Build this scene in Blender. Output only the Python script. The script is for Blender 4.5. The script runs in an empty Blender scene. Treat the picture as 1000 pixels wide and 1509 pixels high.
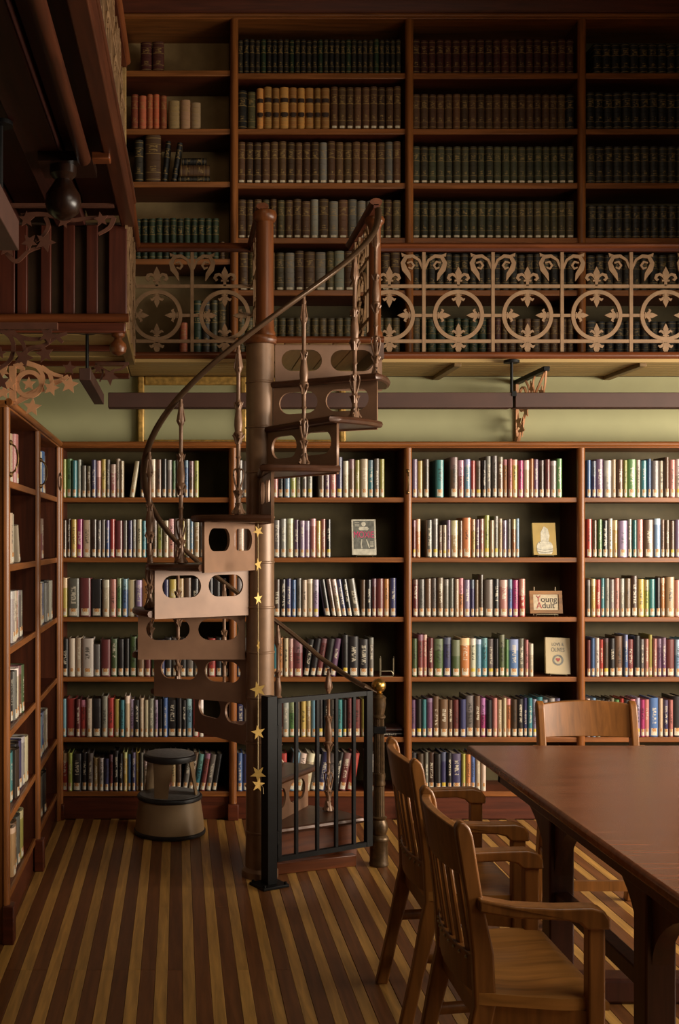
import bpy, bmesh, math, random
from mathutils import Vector, Matrix
PI = math.pi
random.seed(7)
SC = bpy.context.scene
COL = SC.collection

# ------------------------------------------------------------------ camera
F = 1650.0            # focal length in pixels of a 1000 x 1509 frame
EYE = 1.576
cam = bpy.data.cameras.new('camera')
cam.sensor_fit = 'HORIZONTAL'
cam.sensor_width = 36.0
cam.lens = 36.0 * F / 1000.0
cam.shift_x = 0.237
cam.shift_y = -0.0405 * -1
cam.clip_end = 60
co = bpy.data.objects.new('camera', cam)
COL.objects.link(co)
co.location = (0, 0, EYE)
co.rotation_euler = (PI / 2, 0, 0)
SC.camera = co

# ------------------------------------------------------------------ world, lights, exposure
w = bpy.data.worlds.new('world')
SC.world = w
w.use_nodes = True
w.node_tree.nodes['Background'].inputs[0].default_value = (1.0, 0.78, 0.52, 1)
w.node_tree.nodes['Background'].inputs[1].default_value = 0.02

def area(name, loc, target, sx, sy, power, col):
    l = bpy.data.lights.new(name, 'AREA')
    l.shape = 'RECTANGLE'
    l.size, l.size_y = sx, sy
    l.energy = power
    l.color = col
    o = bpy.data.objects.new(name, l)
    COL.objects.link(o)
    o.location = loc
    d = Vector(target) - Vector(loc)
    o.rotation_euler = d.to_track_quat('-Z', 'Y').to_euler()
    return o

area('window_light', (5.25, 3.4, 1.75), (0.0, 5.0, 1.3), 3.6, 1.2, 410, (1.0, 0.88, 0.72))
area('window_light', (5.1, -0.6, 1.6), (1.0, 6.3, 1.2), 2.2, 1.4, 42, (1.0, 0.84, 0.64))
area('overhead_fill', (2.1, 1.9, 3.35), (1.7, 3.3, 0.4), 1.5, 1.5, 42, (1.0, 0.86, 0.68))  # added light above the table for seats and tops; no fitting built
area('upper_shelf_fill', (0.2, 3.4, 4.4), (0.45, 6.6, 3.9), 0.6, 0.6, 4, (1.0, 0.66, 0.36))  # added unseen light that lifts the upper shelves; no lamp hangs there

SC.view_settings.view_transform = 'Standard'
SC.view_settings.look = 'None'
SC.view_settings.gamma = 1
SC.view_settings.use_curve_mapping = False
SC.view_settings.exposure = 0.0

# ------------------------------------------------------------------ materials
def nt(name):
    m = bpy.data.materials.new(name)
    m.use_nodes = True
    t = m.node_tree
    return m, t, t.nodes['Principled BSDF']

def node(t, kind, **kw):
    n = t.nodes.new(kind)
    for k, v in kw.items():
        setattr(n, k, v)
    return n

def rgb(c, k=1.0):
    return (c[0] * k, c[1] * k, c[2] * k, 1)

def wood(name, c, axis='z', rough=0.4, contrast=0.35, scale=1.0, rnd=0.0, bump=0.05):
    m, t, b = nt(name)
    tc = node(t, 'ShaderNodeTexCoord')
    mp = node(t, 'ShaderNodeMapping')
    s = {'x': (1.5, 22, 22), 'y': (22, 1.5, 22), 'z': (22, 22, 1.5)}[axis]
    mp.inputs['Scale'].default_value = [v * scale for v in s]
    t.links.new(tc.outputs['Object'], mp.inputs['Vector'])
    oi = node(t, 'ShaderNodeObjectInfo')
    t.links.new(oi.outputs['Random'], mp.inputs['Location'])
    n1 = node(t, 'ShaderNodeTexNoise')
    n1.inputs['Scale'].default_value = 2.0
    n1.inputs['Detail'].default_value = 6
    n1.inputs['Distortion'].default_value = 0.6
    t.links.new(mp.outputs['Vector'], n1.inputs['Vector'])
    r = node(t, 'ShaderNodeValToRGB')
    r.color_ramp.elements[0].position = 0.3
    r.color_ramp.elements[1].position = 0.72
    r.color_ramp.elements[0].color = rgb(c, 1 - contrast)
    r.color_ramp.elements[1].color = rgb(c, 1 + contrast)
    t.links.new(n1.outputs['Fac'], r.inputs['Fac'])
    hs = node(t, 'ShaderNodeHueSaturation')
    ma = node(t, 'ShaderNodeMath', operation='MULTIPLY_ADD')
    ma.inputs[1].default_value = 2 * rnd
    ma.inputs[2].default_value = 1 - rnd
    t.links.new(oi.outputs['Random'], ma.inputs[0])
    t.links.new(ma.outputs[0], hs.inputs['Value'])
    t.links.new(r.outputs['Color'], hs.inputs['Color'])
    t.links.new(hs.outputs['Color'], b.inputs['Base Color'])
    b.inputs['Roughness'].default_value = rough
    b.inputs['Specular IOR Level'].default_value = 0.35
    if bump:
        bp = node(t, 'ShaderNodeBump')
        bp.inputs['Strength'].default_value = bump
        bp.inputs['Distance'].default_value = 0.004
        t.links.new(n1.outputs['Fac'], bp.inputs['Height'])
        t.links.new(bp.outputs['Normal'], b.inputs['Normal'])
    return m

def plain(name, c, rough=0.5, metal=0.0, var=0.15, scale=18, bump=0.0, spec=0.5):
    m, t, b = nt(name)
    tc = node(t, 'ShaderNodeTexCoord')
    n1 = node(t, 'ShaderNodeTexNoise')
    n1.inputs['Scale'].default_value = scale
    n1.inputs['Detail'].default_value = 4
    t.links.new(tc.outputs['Object'], n1.inputs['Vector'])
    r = node(t, 'ShaderNodeValToRGB')
    r.color_ramp.elements[0].position = 0.3
    r.color_ramp.elements[1].position = 0.7
    r.color_ramp.elements[0].color = rgb(c, 1 - var)
    r.color_ramp.elements[1].color = rgb(c, 1 + var)
    t.links.new(n1.outputs['Fac'], r.inputs['Fac'])
    t.links.new(r.outputs['Color'], b.inputs['Base Color'])
    b.inputs['Roughness'].default_value = rough
    b.inputs['Metallic'].default_value = metal
    b.inputs['Specular IOR Level'].default_value = spec
    if bump:
        bp = node(t, 'ShaderNodeBump')
        bp.inputs['Strength'].default_value = bump
        bp.inputs['Distance'].default_value = 0.003
        t.links.new(n1.outputs['Fac'], bp.inputs['Height'])
        t.links.new(bp.outputs['Normal'], b.inputs['Normal'])
    return m

CASE = (0.22, 0.074, 0.018)
M = {
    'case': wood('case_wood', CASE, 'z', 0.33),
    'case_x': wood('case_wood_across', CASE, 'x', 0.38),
    'case_y': wood('case_wood_along', CASE, 'y', 0.38),
    'case_shaded': wood('case_wood_shaded', (0.075, 0.018, 0.006), 'z', 0.5),  # case wood with the shade of unlit bay interiors put into its colour
    'case_dark': wood('case_wood_dark', (0.085, 0.018, 0.006), 'x', 0.45),  # dark wood of plinths and galleries; on shelves it stands in for interior shade
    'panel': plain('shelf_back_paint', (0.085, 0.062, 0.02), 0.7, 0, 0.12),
    'panel_tan': plain('shelf_back_tan', (0.27, 0.18, 0.075), 0.7, 0, 0.1),
    'green': plain('green_wall_paint', (0.35, 0.34, 0.18), 0.75, 0, 0.05, 5),
    'light_plank': wood('light_floor_strip', (0.42, 0.225, 0.06), 'y', 0.36, 0.3, 1.2, 0.12),
    'dark_plank': wood('dark_floor_strip', (0.14, 0.052, 0.016), 'y', 0.36, 0.3, 1.2, 0.15),
    'gap': plain('floor_joint', (0.02, 0.01, 0.005), 0.8),
    'soffit': wood('soffit_board', (0.36, 0.235, 0.085), 'x', 0.5, 0.12, 0.7, 0.06),
    'soffit_y': wood('landing_board_wood', (0.30, 0.185, 0.07), 'y', 0.5, 0.2, 0.8, 0.08),
    'soffit_batten': wood('soffit_batten', (0.19, 0.11, 0.035), 'y', 0.5),
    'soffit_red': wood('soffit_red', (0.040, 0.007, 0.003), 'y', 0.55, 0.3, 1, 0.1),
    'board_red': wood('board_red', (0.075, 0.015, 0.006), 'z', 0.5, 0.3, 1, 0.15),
    'mahogany': wood('mahogany', (0.13, 0.036, 0.011), 'x', 0.32),
    'mahogany_y': wood('mahogany_along', (0.13, 0.036, 0.011), 'y', 0.3),
    'black_wood': wood('black_wood', (0.016, 0.006, 0.003), 'z', 0.3),
    'beam_dark': wood('beam_dark', (0.055, 0.014, 0.005), 'y', 0.35),
    'mahogany_z': wood('mahogany_upright', (0.135, 0.042, 0.012), 'z', 0.34),
    'iron': plain('stair_iron', (0.215, 0.115, 0.065), 0.42, 0.15, 0.2, 30, 0.2),
    'iron_dark': plain('stair_tread_iron', (0.075, 0.03, 0.015), 0.3, 0.2, 0.2, 25),
    'riser': plain('riser_paint', (0.25, 0.135, 0.08), 0.45, 0.1, 0.1, 12),
    'column': plain('stair_column_paint', (0.20, 0.11, 0.058), 0.36, 0.15, 0.12, 20),
    'rail': plain('railing_bronze', (0.24, 0.137, 0.066), 0.5, 0.1, 0.15, 25),
    'newel_iron': plain('newel_iron', (0.095, 0.055, 0.024), 0.38, 0.5, 0.35, 40, 0.3),
    'handrail': plain('handrail_bronze', (0.105, 0.060, 0.033), 0.28, 0.35, 0.12, 20),
    'brass': plain('brass', (0.55, 0.34, 0.09), 0.28, 0.95, 0.12),
    'brass_dull': plain('dull_brass', (0.22, 0.13, 0.05), 0.4, 0.8, 0.2),
    'gilt': plain('gilt', (0.50, 0.30, 0.075), 0.45, 0.35, 0.35, 40, 0.4),
    'star': plain('gold_card', (0.52, 0.33, 0.09), 0.4, 0.4, 0.15, 40),
    'string': plain('string', (0.55, 0.42, 0.22), 0.8),
    'black': plain('black_metal', (0.004, 0.0035, 0.0035), 0.5, 0.0, 0.2, spec=0.22),
    'rubber': plain('black_rubber', (0.012, 0.010, 0.010), 0.45),
    'tread_grey': plain('ribbed_tread', (0.19, 0.185, 0.18), 0.55, 0, 0.2, 60),
    'stool': plain('beige_enamel', (0.29, 0.19, 0.10), 0.38, 0.1, 0.06),
    'lamp_bar': plain('lamp_bar_brown', (0.06, 0.022, 0.013), 0.6, 0.0, 0.12, 8),
    'leaf_lit': plain('leaf_lit', (0.60, 0.30, 0.15), 0.45, 0.05, 0.12),  # bracket iron with strong light put into the colour
    'leaf_dark': plain('leaf_dark', (0.11, 0.04, 0.022), 0.5, 0.0, 0.2),  # same iron with the silhouette's shade put into the colour
    'chair': wood('chair_oak', (0.21, 0.080, 0.018), 'z', 0.33, 0.3, 1.0, 0.06),
    'chair_seat_lit': wood('chair_seat_oak_lit', (0.34, 0.15, 0.036), 'x', 0.35, 0.35, 0.8),  # seat oak lightened: the light falling on it is in the colour
    'table': wood('table_brown', (0.165, 0.058, 0.027), 'x', 0.24, 0.25, 0.7),
    'table_dark': wood('table_dark', (0.05, 0.014, 0.007), 'z', 0.4),
    'paper': plain('paper', (0.55, 0.46, 0.32), 0.8, 0, 0.12, 60),
    'page': plain('page_edges', (0.33, 0.26, 0.17), 0.85, 0, 0.25, 90),
    'wire': plain('wire', (0.42, 0.36, 0.24), 0.4, 0.6),
    'ink': plain('ink', (0.05, 0.04, 0.04), 0.7),
    'title_black': plain('title_band_leather', (0.03, 0.014, 0.008), 0.5, 0, 0.5, 60),
    'ink_red': plain('ink_red', (0.40, 0.09, 0.08), 0.7),
    'pink': plain('pink_ink', (0.62, 0.05, 0.16), 0.6),
    'cover_grey': plain('cover_grey', (0.12, 0.12, 0.10), 0.4, 0, 0.5, 45),
    'cover_yellow': plain('cover_yellow', (0.42, 0.29, 0.08), 0.35, 0, 0.12, 10),
    'cover_cream': plain('cover_cream', (0.47, 0.37, 0.21), 0.4, 0, 0.06, 10),
    'ghost': plain('pale_print', (0.55, 0.52, 0.42), 0.4, 0, 0.25, 50),
    'frame_oak': wood('frame_oak', (0.25, 0.115, 0.035), 'x', 0.4),
    'wall_dark': plain('upper_wall', (0.06, 0.03, 0.012), 0.8),
}

def book_mat(name, src, leather=False):
    """cover colour from the object (or from the face colours of a merged row); printed spine from the spine's own UV"""
    m, t, b = nt(name)
    L = t.links.new
    if src == 'object':
        oi = node(t, 'ShaderNodeObjectInfo')
        col, rnd = oi.outputs['Color'], oi.outputs['Random']
    else:
        at = node(t, 'ShaderNodeVertexColor', layer_name='tint')
        col, rnd = at.outputs['Color'], at.outputs['Alpha']
    uv = node(t, 'ShaderNodeUVMap', uv_map='UVMap')
    sx = node(t, 'ShaderNodeSeparateXYZ')
    L(uv.outputs['UV'], sx.inputs[0])
    U, V = sx.outputs[0], sx.outputs[1]
    def mth(op, a, b_=None, c=None):
        n = node(t, 'ShaderNodeMath', operation=op)
        for i, v in enumerate((a, b_, c)):
            if v is None: continue
            if isinstance(v, (int, float)): n.inputs[i].default_value = v
            else: L(v, n.inputs[i])
        return n.outputs[0]
    def between(v, lo, hi):
        return mth('MULTIPLY', mth('GREATER_THAN', v, lo), mth('LESS_THAN', v, hi))
    def mix(f, a, bb):
        n = node(t, 'ShaderNodeMix', data_type='RGBA')
        L(f, n.inputs[0])
        if isinstance(a, tuple): n.inputs[6].default_value = a
        else: L(a, n.inputs[6])
        if isinstance(bb, tuple): n.inputs[7].default_value = bb
        else: L(bb, n.inputs[7])
        return n.outputs[2]
    r100 = mth('MULTIPLY', rnd, 91.7)
    cmb = node(t, 'ShaderNodeCombineXYZ')
    L(mth('MULTIPLY', U, 3.0), cmb.inputs[0])
    L(mth('MULTIPLY', V, 34.0 if not leather else 40.0), cmb.inputs[1])
    L(r100, cmb.inputs[2])
    nz = node(t, 'ShaderNodeTexNoise')
    nz.inputs['Scale'].default_value = 1.0
    nz.inputs['Detail'].default_value = 2
    L(cmb.outputs[0], nz.inputs['Vector'])
    if not leather:
        # a second colour field on part of the books, then a title strip
        r2 = mth('FRACT', mth('MULTIPLY', rnd, 7.31))
        r3 = mth('FRACT', mth('MULTIPLY', rnd, 13.7))
        r4 = mth('FRACT', mth('MULTIPLY', rnd, 29.3))
        hs = node(t, 'ShaderNodeHueSaturation')
        L(mth('MULTIPLY_ADD', r3, 0.16, 0.42), hs.inputs['Hue'])
        hs.inputs['Saturation'].default_value = 0.7
        L(mth('MULTIPLY_ADD', r2, 1.2, 0.5), hs.inputs['Value'])
        L(col, hs.inputs['Color'])
        edge = mth('MULTIPLY_ADD', r4, 0.35, 0.55)
        top = mth('MULTIPLY', mth('GREATER_THAN', V, edge), mth('GREATER_THAN', r2, 0.62))
        c1 = mix(top, col, hs.outputs['Color'])
        tone = mth('GREATER_THAN', r3, 0.45)
        tcol = mix(tone, (0.02, 0.018, 0.015, 1), (0.62, 0.56, 0.44, 1))
        lo = mth('MULTIPLY_ADD', r4, 0.2, 0.28)
        hi = mth('MULTIPLY_ADD', r2, 0.2, 0.68)
        strip = mth('MULTIPLY', mth('MULTIPLY', mth('GREATER_THAN', V, lo), mth('LESS_THAN', V, hi)), between(U, 0.30, 0.72))
        letters = mth('MULTIPLY', strip, mth('GREATER_THAN', nz.outputs['Fac'], 0.50))
        letters = mth('MULTIPLY', letters, mth('GREATER_THAN', mth('FRACT', mth('MULTIPLY', rnd, 3.77)), 0.22))
        c2 = mix(mth('MULTIPLY', letters, 0.75), c1, tcol)
        L(c2, b.inputs['Base Color'])
        b.inputs['Roughness'].default_value = 0.32
        b.inputs['Coat Weight'].default_value = 0.25
        b.inputs['Coat Roughness'].default_value = 0.2
    else:
        bands = None
        for lo, hi in ((0.05, 0.065), (0.20, 0.215), (0.60, 0.615), (0.80, 0.815), (0.93, 0.945)):
            x = between(V, lo, hi)
            bands = x if bands is None else mth('MAXIMUM', bands, x)
        field = mth('MULTIPLY', between(V, 0.63, 0.79), between(U, 0.22, 0.78))
        field2 = mth('MULTIPLY', between(V, 0.24, 0.34), between(U, 0.3, 0.7))
        gold = mth('MAXIMUM', bands, mth('MULTIPLY', mth('MAXIMUM', field, field2), mth('GREATER_THAN', nz.outputs['Fac'], 0.52)))
        worn = node(t, 'ShaderNodeTexNoise')
        worn.inputs['Scale'].default_value = 60
        tc = node(t, 'ShaderNodeTexCoord')
        L(tc.outputs['Object'], worn.inputs['Vector'])
        g2 = mth('MULTIPLY', gold, mth('MULTIPLY_ADD', worn.outputs['Fac'], 0.9, 0.1))
        hv = node(t, 'ShaderNodeHueSaturation')
        L(mth('MULTIPLY_ADD', rnd, 0.7, 0.65), hv.inputs['Value'])
        L(col, hv.inputs['Color'])
        c2 = mix(g2, hv.outputs['Color'], (0.36, 0.23, 0.07, 1))
        L(c2, b.inputs['Base Color'])
        b.inputs['Roughness'].default_value = 0.48
    return m

def label_mat():
    m, t, b = nt('spine_label_print')
    L = t.links.new
    uv = node(t, 'ShaderNodeUVMap', uv_map='UVMap')
    sx = node(t, 'ShaderNodeSeparateXYZ')
    L(uv.outputs['UV'], sx.inputs[0])
    oi = node(t, 'ShaderNodeObjectInfo')
    at = node(t, 'ShaderNodeMath', operation='GREATER_THAN'); at.inputs[1].default_value = 0.52
    L(sx.outputs[1], at.inputs[0])
    # orange field with a red mark above, white with a grey print below
    wv = node(t, 'ShaderNodeTexNoise'); wv.inputs['Scale'].default_value = 9.0
    L(uv.outputs['UV'], wv.inputs['Vector'])
    g = node(t, 'ShaderNodeValToRGB')
    g.color_ramp.elements[0].color = (0.26, 0.045, 0.02, 1); g.color_ramp.elements[0].position = 0.42
    g.color_ramp.elements[1].color = (0.62, 0.36, 0.14, 1); g.color_ramp.elements[1].position = 0.52
    L(wv.outputs['Fac'], g.inputs['Fac'])
    g2 = node(t, 'ShaderNodeValToRGB')
    g2.color_ramp.elements[0].color = (0.34, 0.31, 0.26, 1); g2.color_ramp.elements[0].position = 0.36
    g2.color_ramp.elements[1].color = (0.66, 0.60, 0.48, 1); g2.color_ramp.elements[1].position = 0.46
    L(wv.outputs['Fac'], g2.inputs['Fac'])
    c1 = node(t, 'ShaderNodeMath', operation='SUBTRACT'); c1.inputs[1].default_value = 0.5
    L(sx.outputs[0], c1.inputs[0])
    c2 = node(t, 'ShaderNodeMath', operation='ABSOLUTE'); L(c1.outputs[0], c2.inputs[0])
    c3 = node(t, 'ShaderNodeMath', operation='LESS_THAN'); c3.inputs[1].default_value = 0.33
    L(c2.outputs[0], c3.inputs[0])
    c4 = node(t, 'ShaderNodeMath', operation='MULTIPLY'); L(c3.outputs[0], c4.inputs[0]); L(at.outputs[0], c4.inputs[1])
    mx = node(t, 'ShaderNodeMix', data_type='RGBA')
    L(c4.outputs[0], mx.inputs[0]); L(g2.outputs['Color'], mx.inputs[6]); L(g.outputs['Color'], mx.inputs[7])
    # the sticker on some books is all yellow
    yl = node(t, 'ShaderNodeMath', operation='GREATER_THAN'); yl.inputs[1].default_value = 0.9
    L(oi.outputs['Random'], yl.inputs[0])
    y2 = node(t, 'ShaderNodeMath', operation='MULTIPLY'); L(yl.outputs[0], y2.inputs[0]); L(at.outputs[0], y2.inputs[1])
    my = node(t, 'ShaderNodeMix', data_type='RGBA')
    L(y2.outputs[0], my.inputs[0]); L(mx.outputs[2], my.inputs[6]); my.inputs[7].default_value = (0.62, 0.44, 0.05, 1)
    L(my.outputs[2], b.inputs['Base Color'])
    b.inputs['Roughness'].default_value = 0.4
    return m

M['cover'] = book_mat('book_cover', 'object')
M['cover_row'] = book_mat('book_cover_row', 'attr')
M['leather'] = book_mat('volume_leather', 'object', True)
M['leather_row'] = book_mat('volume_leather_row', 'attr', True)
M['label'] = label_mat()

# ------------------------------------------------------------------ mesh helpers
class MB:
    def __init__(s):
        s.v, s.f = [], []
    def add(s, vs, fs):
        b = len(s.v)
        s.v += [tuple(p) for p in vs]
        s.f += [[i + b for i in f] for f in fs]
        return s
    def box(s, x0, x1, y0, y1, z0, z1):
        return s.add([(x0, y0, z0), (x1, y0, z0), (x1, y1, z0), (x0, y1, z0), (x0, y0, z1), (x1, y0, z1), (x1, y1, z1), (x0, y1, z1)],
                     [(0, 3, 2, 1), (4, 5, 6, 7), (0, 1, 5, 4), (1, 2, 6, 5), (2, 3, 7, 6), (3, 0, 4, 7)])
    def lathe(s, prof, n=16, c=(0, 0, 0), flutes=0):
        vs, fs = [], []
        for r, z in prof:
            for i in range(n):
                a = 2 * PI * i / n
                rr = r * (0.88 if flutes and i % 2 and 0.0245 < r < 0.0278 else 1)
                vs.append((c[0] + rr * math.cos(a), c[1] + rr * math.sin(a), c[2] + z))
        for j in range(len(prof) - 1):
            for i in range(n):
                k = (i + 1) % n
                fs.append((j * n + i, j * n + k, (j + 1) * n + k, (j + 1) * n + i))
        fs.append(tuple(range(n - 1, -1, -1)))
        m = (len(prof) - 1) * n
        fs.append(tuple(range(m, m + n)))
        return s.add(vs, fs)
    def tube(s, pts, r, n=8, flat=None):
        """swept tube; r a number or a list; flat = (half width sideways, half height upright) for a bar"""
        pts = [Vector(p) for p in pts]
        vs, fs = [], []
        N = len(pts)
        for j, p in enumerate(pts):
            d = (pts[min(j + 1, N - 1)] - pts[max(j - 1, 0)]).normalized()
            up = Vector((0, 0, 1)) if abs(d.z) < 0.95 else Vector((0, 1, 0))
            a = d.cross(up).normalized()
            b = a.cross(d).normalized()
            rr = r[j] if isinstance(r, (list, tuple)) else r
            for i in range(n):
                t = 2 * PI * i / n
                if flat:
                    q = p + a * flat[0] * math.cos(t) + b * flat[1] * math.sin(t)
                else:
                    q = p + (a * math.cos(t) + b * math.sin(t)) * rr
                vs.append(q)
        for j in range(N - 1):
            for i in range(n):
                k = (i + 1) % n
                fs.append((j * n + i, j * n + k, (j + 1) * n + k, (j + 1) * n + i))
        fs.append(tuple(range(n - 1, -1, -1)))
        fs.append(tuple(range((N - 1) * n, N * n)))
        return s.add(vs, fs)
    def poly(s, pts, th, Mf):
        """flat outline of thickness th; Mf maps (u, v, w) to xyz"""
        n = len(pts)
        vs = [Mf(u, v, -th / 2) for u, v in pts] + [Mf(u, v, th / 2) for u, v in pts]
        fs = [tuple(range(n - 1, -1, -1)), tuple(range(n, 2 * n))]
        for i in range(n):
            k = (i + 1) % n
            fs.append((i, k, n + k, n + i))
        return s.add(vs, fs)
    def ribbon(s, pts, wd, th, Mf):
        N = len(pts)
        vs, fs = [], []
        for j, (u, v) in enumerate(pts):
            a, b = pts[max(j - 1, 0)], pts[min(j + 1, N - 1)]
            dx, dy = b[0] - a[0], b[1] - a[1]
            l = math.hypot(dx, dy) or 1
            h = (wd[j] if isinstance(wd, (list, tuple)) else wd) / 2
            nx, ny = -dy / l * h, dx / l * h
            vs += [Mf(u + nx, v + ny, -th / 2), Mf(u - nx, v - ny, -th / 2), Mf(u - nx, v - ny, th / 2), Mf(u + nx, v + ny, th / 2)]
        for j in range(N - 1):
            for i in range(4):
                k = (i + 1) % 4
                fs.append((4 * j + i, 4 * j + k, 4 * j + 4 + k, 4 * j + 4 + i))
        fs.append((3, 2, 1, 0))
        fs.append(tuple(4 * (N - 1) + i for i in range(4)))
        return s.add(vs, fs)
    def ring(s, cu, cv, r, wd, th, Mf, n=40):
        vs, fs = [], []
        for j in range(n):
            a = 2 * PI * j / n
            for rr, ww in ((r + wd / 2, -th / 2), (r - wd / 2, -th / 2), (r - wd / 2, th / 2), (r + wd / 2, th / 2)):
                vs.append(Mf(cu + rr * math.cos(a), cv + rr * math.sin(a), ww))
        for j in range(n):
            m = (j + 1) % n
            for i in range(4):
                k = (i + 1) % 4
                fs.append((4 * j + i, 4 * j + k, 4 * m + k, 4 * m + i))
        return s.add(vs, fs)
    def ball(s, c, r, n=12, m=8, sz=1.0):
        prof = [(max(r * math.sin(PI * k / m), 1e-4), -r * sz * math.cos(PI * k / m)) for k in range(m + 1)]
        return s.lathe(prof, n, c)
    def mesh(s, name, mat, smooth=40):
        me = bpy.data.meshes.new(name)
        me.from_pydata(s.v, [], s.f)
        bm = bmesh.new(); bm.from_mesh(me)
        bmesh.ops.recalc_face_normals(bm, faces=bm.faces)
        bm.to_mesh(me); bm.free()
        if smooth:
            me.shade_smooth()
            me.set_sharp_from_angle(angle=math.radians(smooth))
        me.materials.append(mat)
        return me
    def build(s, name, mat, parent=None, bevel=0, smooth=40, seg=2):
        return put(name, s.mesh(name, mat, smooth), parent, bevel, seg)

def put(name, me, parent=None, bevel=0, seg=2):
    o = bpy.data.objects.new(name, me)
    COL.objects.link(o)
    if parent is not None:
        o.parent = parent
    if bevel:
        b = o.modifiers.new('bevel', 'BEVEL')
        b.width = bevel; b.segments = seg; b.limit_method = 'ANGLE'; b.angle_limit = math.radians(40)
    return o

def base(o, root):
    """a mesh built in world coordinates under a root that stands at its base"""
    return o

def tag(o, label, cat, group=None, kind=None):
    if label: o['label'] = label
    if cat: o['category'] = cat
    if group: o['group'] = group
    if kind: o['kind'] = kind
    return o

def thing(name, label, cat, loc=(0, 0, 0), group=None, rz=0):
    o = bpy.data.objects.new(name, None)
    o.empty_display_size = 0.1
    COL.objects.link(o)
    o.location = loc; o.rotation_euler = (0, 0, rz)
    return tag(o, label, cat, group)

def settle(root):
    """the children of root were built in world coordinates: bring them under the root's own place"""
    for c in root.children:
        c.location = Vector(c.location) - Vector(root.location)

def struct(name, mb, mat, **k):
    o = mb.build(name, mat, **k)
    o['kind'] = 'structure'
    return o

def holed(name, loops, th):
    """flat plate with holes: first loop is the outline (u, v); returns a mesh in the uv plane, thickness along z"""
    cu = bpy.data.curves.new(name, 'CURVE')
    cu.dimensions = '2D'
    cu.fill_mode = 'BOTH'
    cu.extrude = th / 2
    for lp in loops:
        sp = cu.splines.new('POLY')
        sp.points.add(len(lp) - 1)
        for p, (u, v) in zip(sp.points, lp):
            p.co = (u, v, 0, 1)
        sp.use_cyclic_u = True
    ob = bpy.data.objects.new(name, cu)
    me = bpy.data.meshes.new_from_object(ob)
    bpy.data.objects.remove(ob)
    bpy.data.curves.remove(cu)
    return me

def PX(x, Y): return (x - 263.0) * Y / F
def PZ(y, Y): return EYE + (795.0 - y) * Y / F

# ================================================================== the room
D = 6.30          # front plane of the lower bookcase
WY = 6.62         # green wall / front plane of the upper bookcase
GZ = 2.54         # underside of the gallery

floor = struct('floor', MB().box(-1.0, 5.3, -2.5, 6.62, -0.08, -0.022), M['gap'])
def plank_mesh(wd, ln, mat, nm):
    return MB().add([(-wd / 2, 0, -0.022), (wd / 2, 0, -0.022), (wd / 2, ln, -0.022), (-wd / 2, ln, -0.022),
                     (-wd / 2, 0, -0.001), (wd / 2, 0, -0.001), (wd / 2, ln, -0.001), (-wd / 2, ln, -0.001),
                     (-wd / 2 + .0012, 0.001, 0), (wd / 2 - .0012, 0.001, 0), (wd / 2 - .0012, ln - .001, 0), (-wd / 2 + .0012, ln - .001, 0)],
                    [(0, 1, 5, 4), (1, 2, 6, 5), (2, 3, 7, 6), (3, 0, 4, 7), (4, 5, 9, 8), (5, 6, 10, 9), (6, 7, 11, 10), (7, 4, 8, 11), (8, 9, 10, 11)]).mesh(nm, mat, 0)
PITCH = 0.0990
lens = (2.2, 2.9)
pm = {}
for kind, wd, mt in (('l', 0.0435, 'light_plank'), ('d', 0.0535, 'dark_plank')):
    for ln in lens:
        pm[kind, ln] = plank_mesh(wd, ln, M[mt], 'plank')
for k in range(-9, 36):
    xc = -0.062 + PITCH * k
    for kind, dx in (('l', 0), ('d', PITCH / 2)):
        if xc + dx < -0.96: continue
        y = 1.2 if random.random() < 0.5 else 1.9
        seq = lens if random.random() < 0.5 else lens[::-1]
        for ln in seq:
            o = put('plank', pm[kind, ln], floor)
            o.location = (xc + dx, y, random.uniform(-0.0006, 0.0006))
            y += ln + 0.001
            if y + 0.5 > 6.6: break
        if y < 6.2:
            o = put('plank', pm[kind, 2.2], floor)
            o.location = (xc + dx, y, 0)
            o.scale.y = (6.6 - y) / 2.2

struct('wall_back', MB().box(-1.0, 5.3, WY, WY + 0.08, -0.08, GZ - 0.002), M['green'])
struct('wall_back_upper', MB().box(-2.3, 5.3, 6.96, 7.04, GZ, 5.6), M['wall_dark'])
struct('wall_left', MB().box(-1.06, -0.98, 4.2, 6.62, -0.08, GZ - 0.034), M['green'])
struct('ceiling', MB().box(-2.3, 5.3, -2.5, 7.04, 5.6, 5.7), M['wall_dark'])
wr = MB()
wr.box(5.3, 5.4, -2.5, 7.0, -0.08, 0.55).box(5.3, 5.4, -2.5, 7.0, 2.35, 5.6).box(5.3, 5.4, 5.7, 7.0, 0.55, 2.35).box(5.3, 5.4, 0.7, 1.7, 0.55, 2.35).box(5.3, 5.4, -2.5, -1.9, 0.55, 2.35)
struct('wall_right', wr, M['green'])

# ------------------------------------------------------------------ lower bookcase along the back wall
SHELF = [1.813, 1.475, 1.140, 0.802, 0.462, 0.156]
TOPZ = 2.126
UPX = [-0.672, 0.3055, 1.2905, 2.264, 3.24]

def dpull(mb, x, y, z0, z1, dx, dy):
    pts = []
    for i in range(9):
        t = i / 8
        k = math.sin(PI * t) ** 0.45 if 0 < t < 1 else 0
        pts.append((x + dx * k, y + dy * k, z0 + (z1 - z0) * t))
    mb.tube(pts, 0.0042, 6)
    for z in (z0, z1):
        mb.ball((x, y, z), 0.011, 8, 6)

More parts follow.
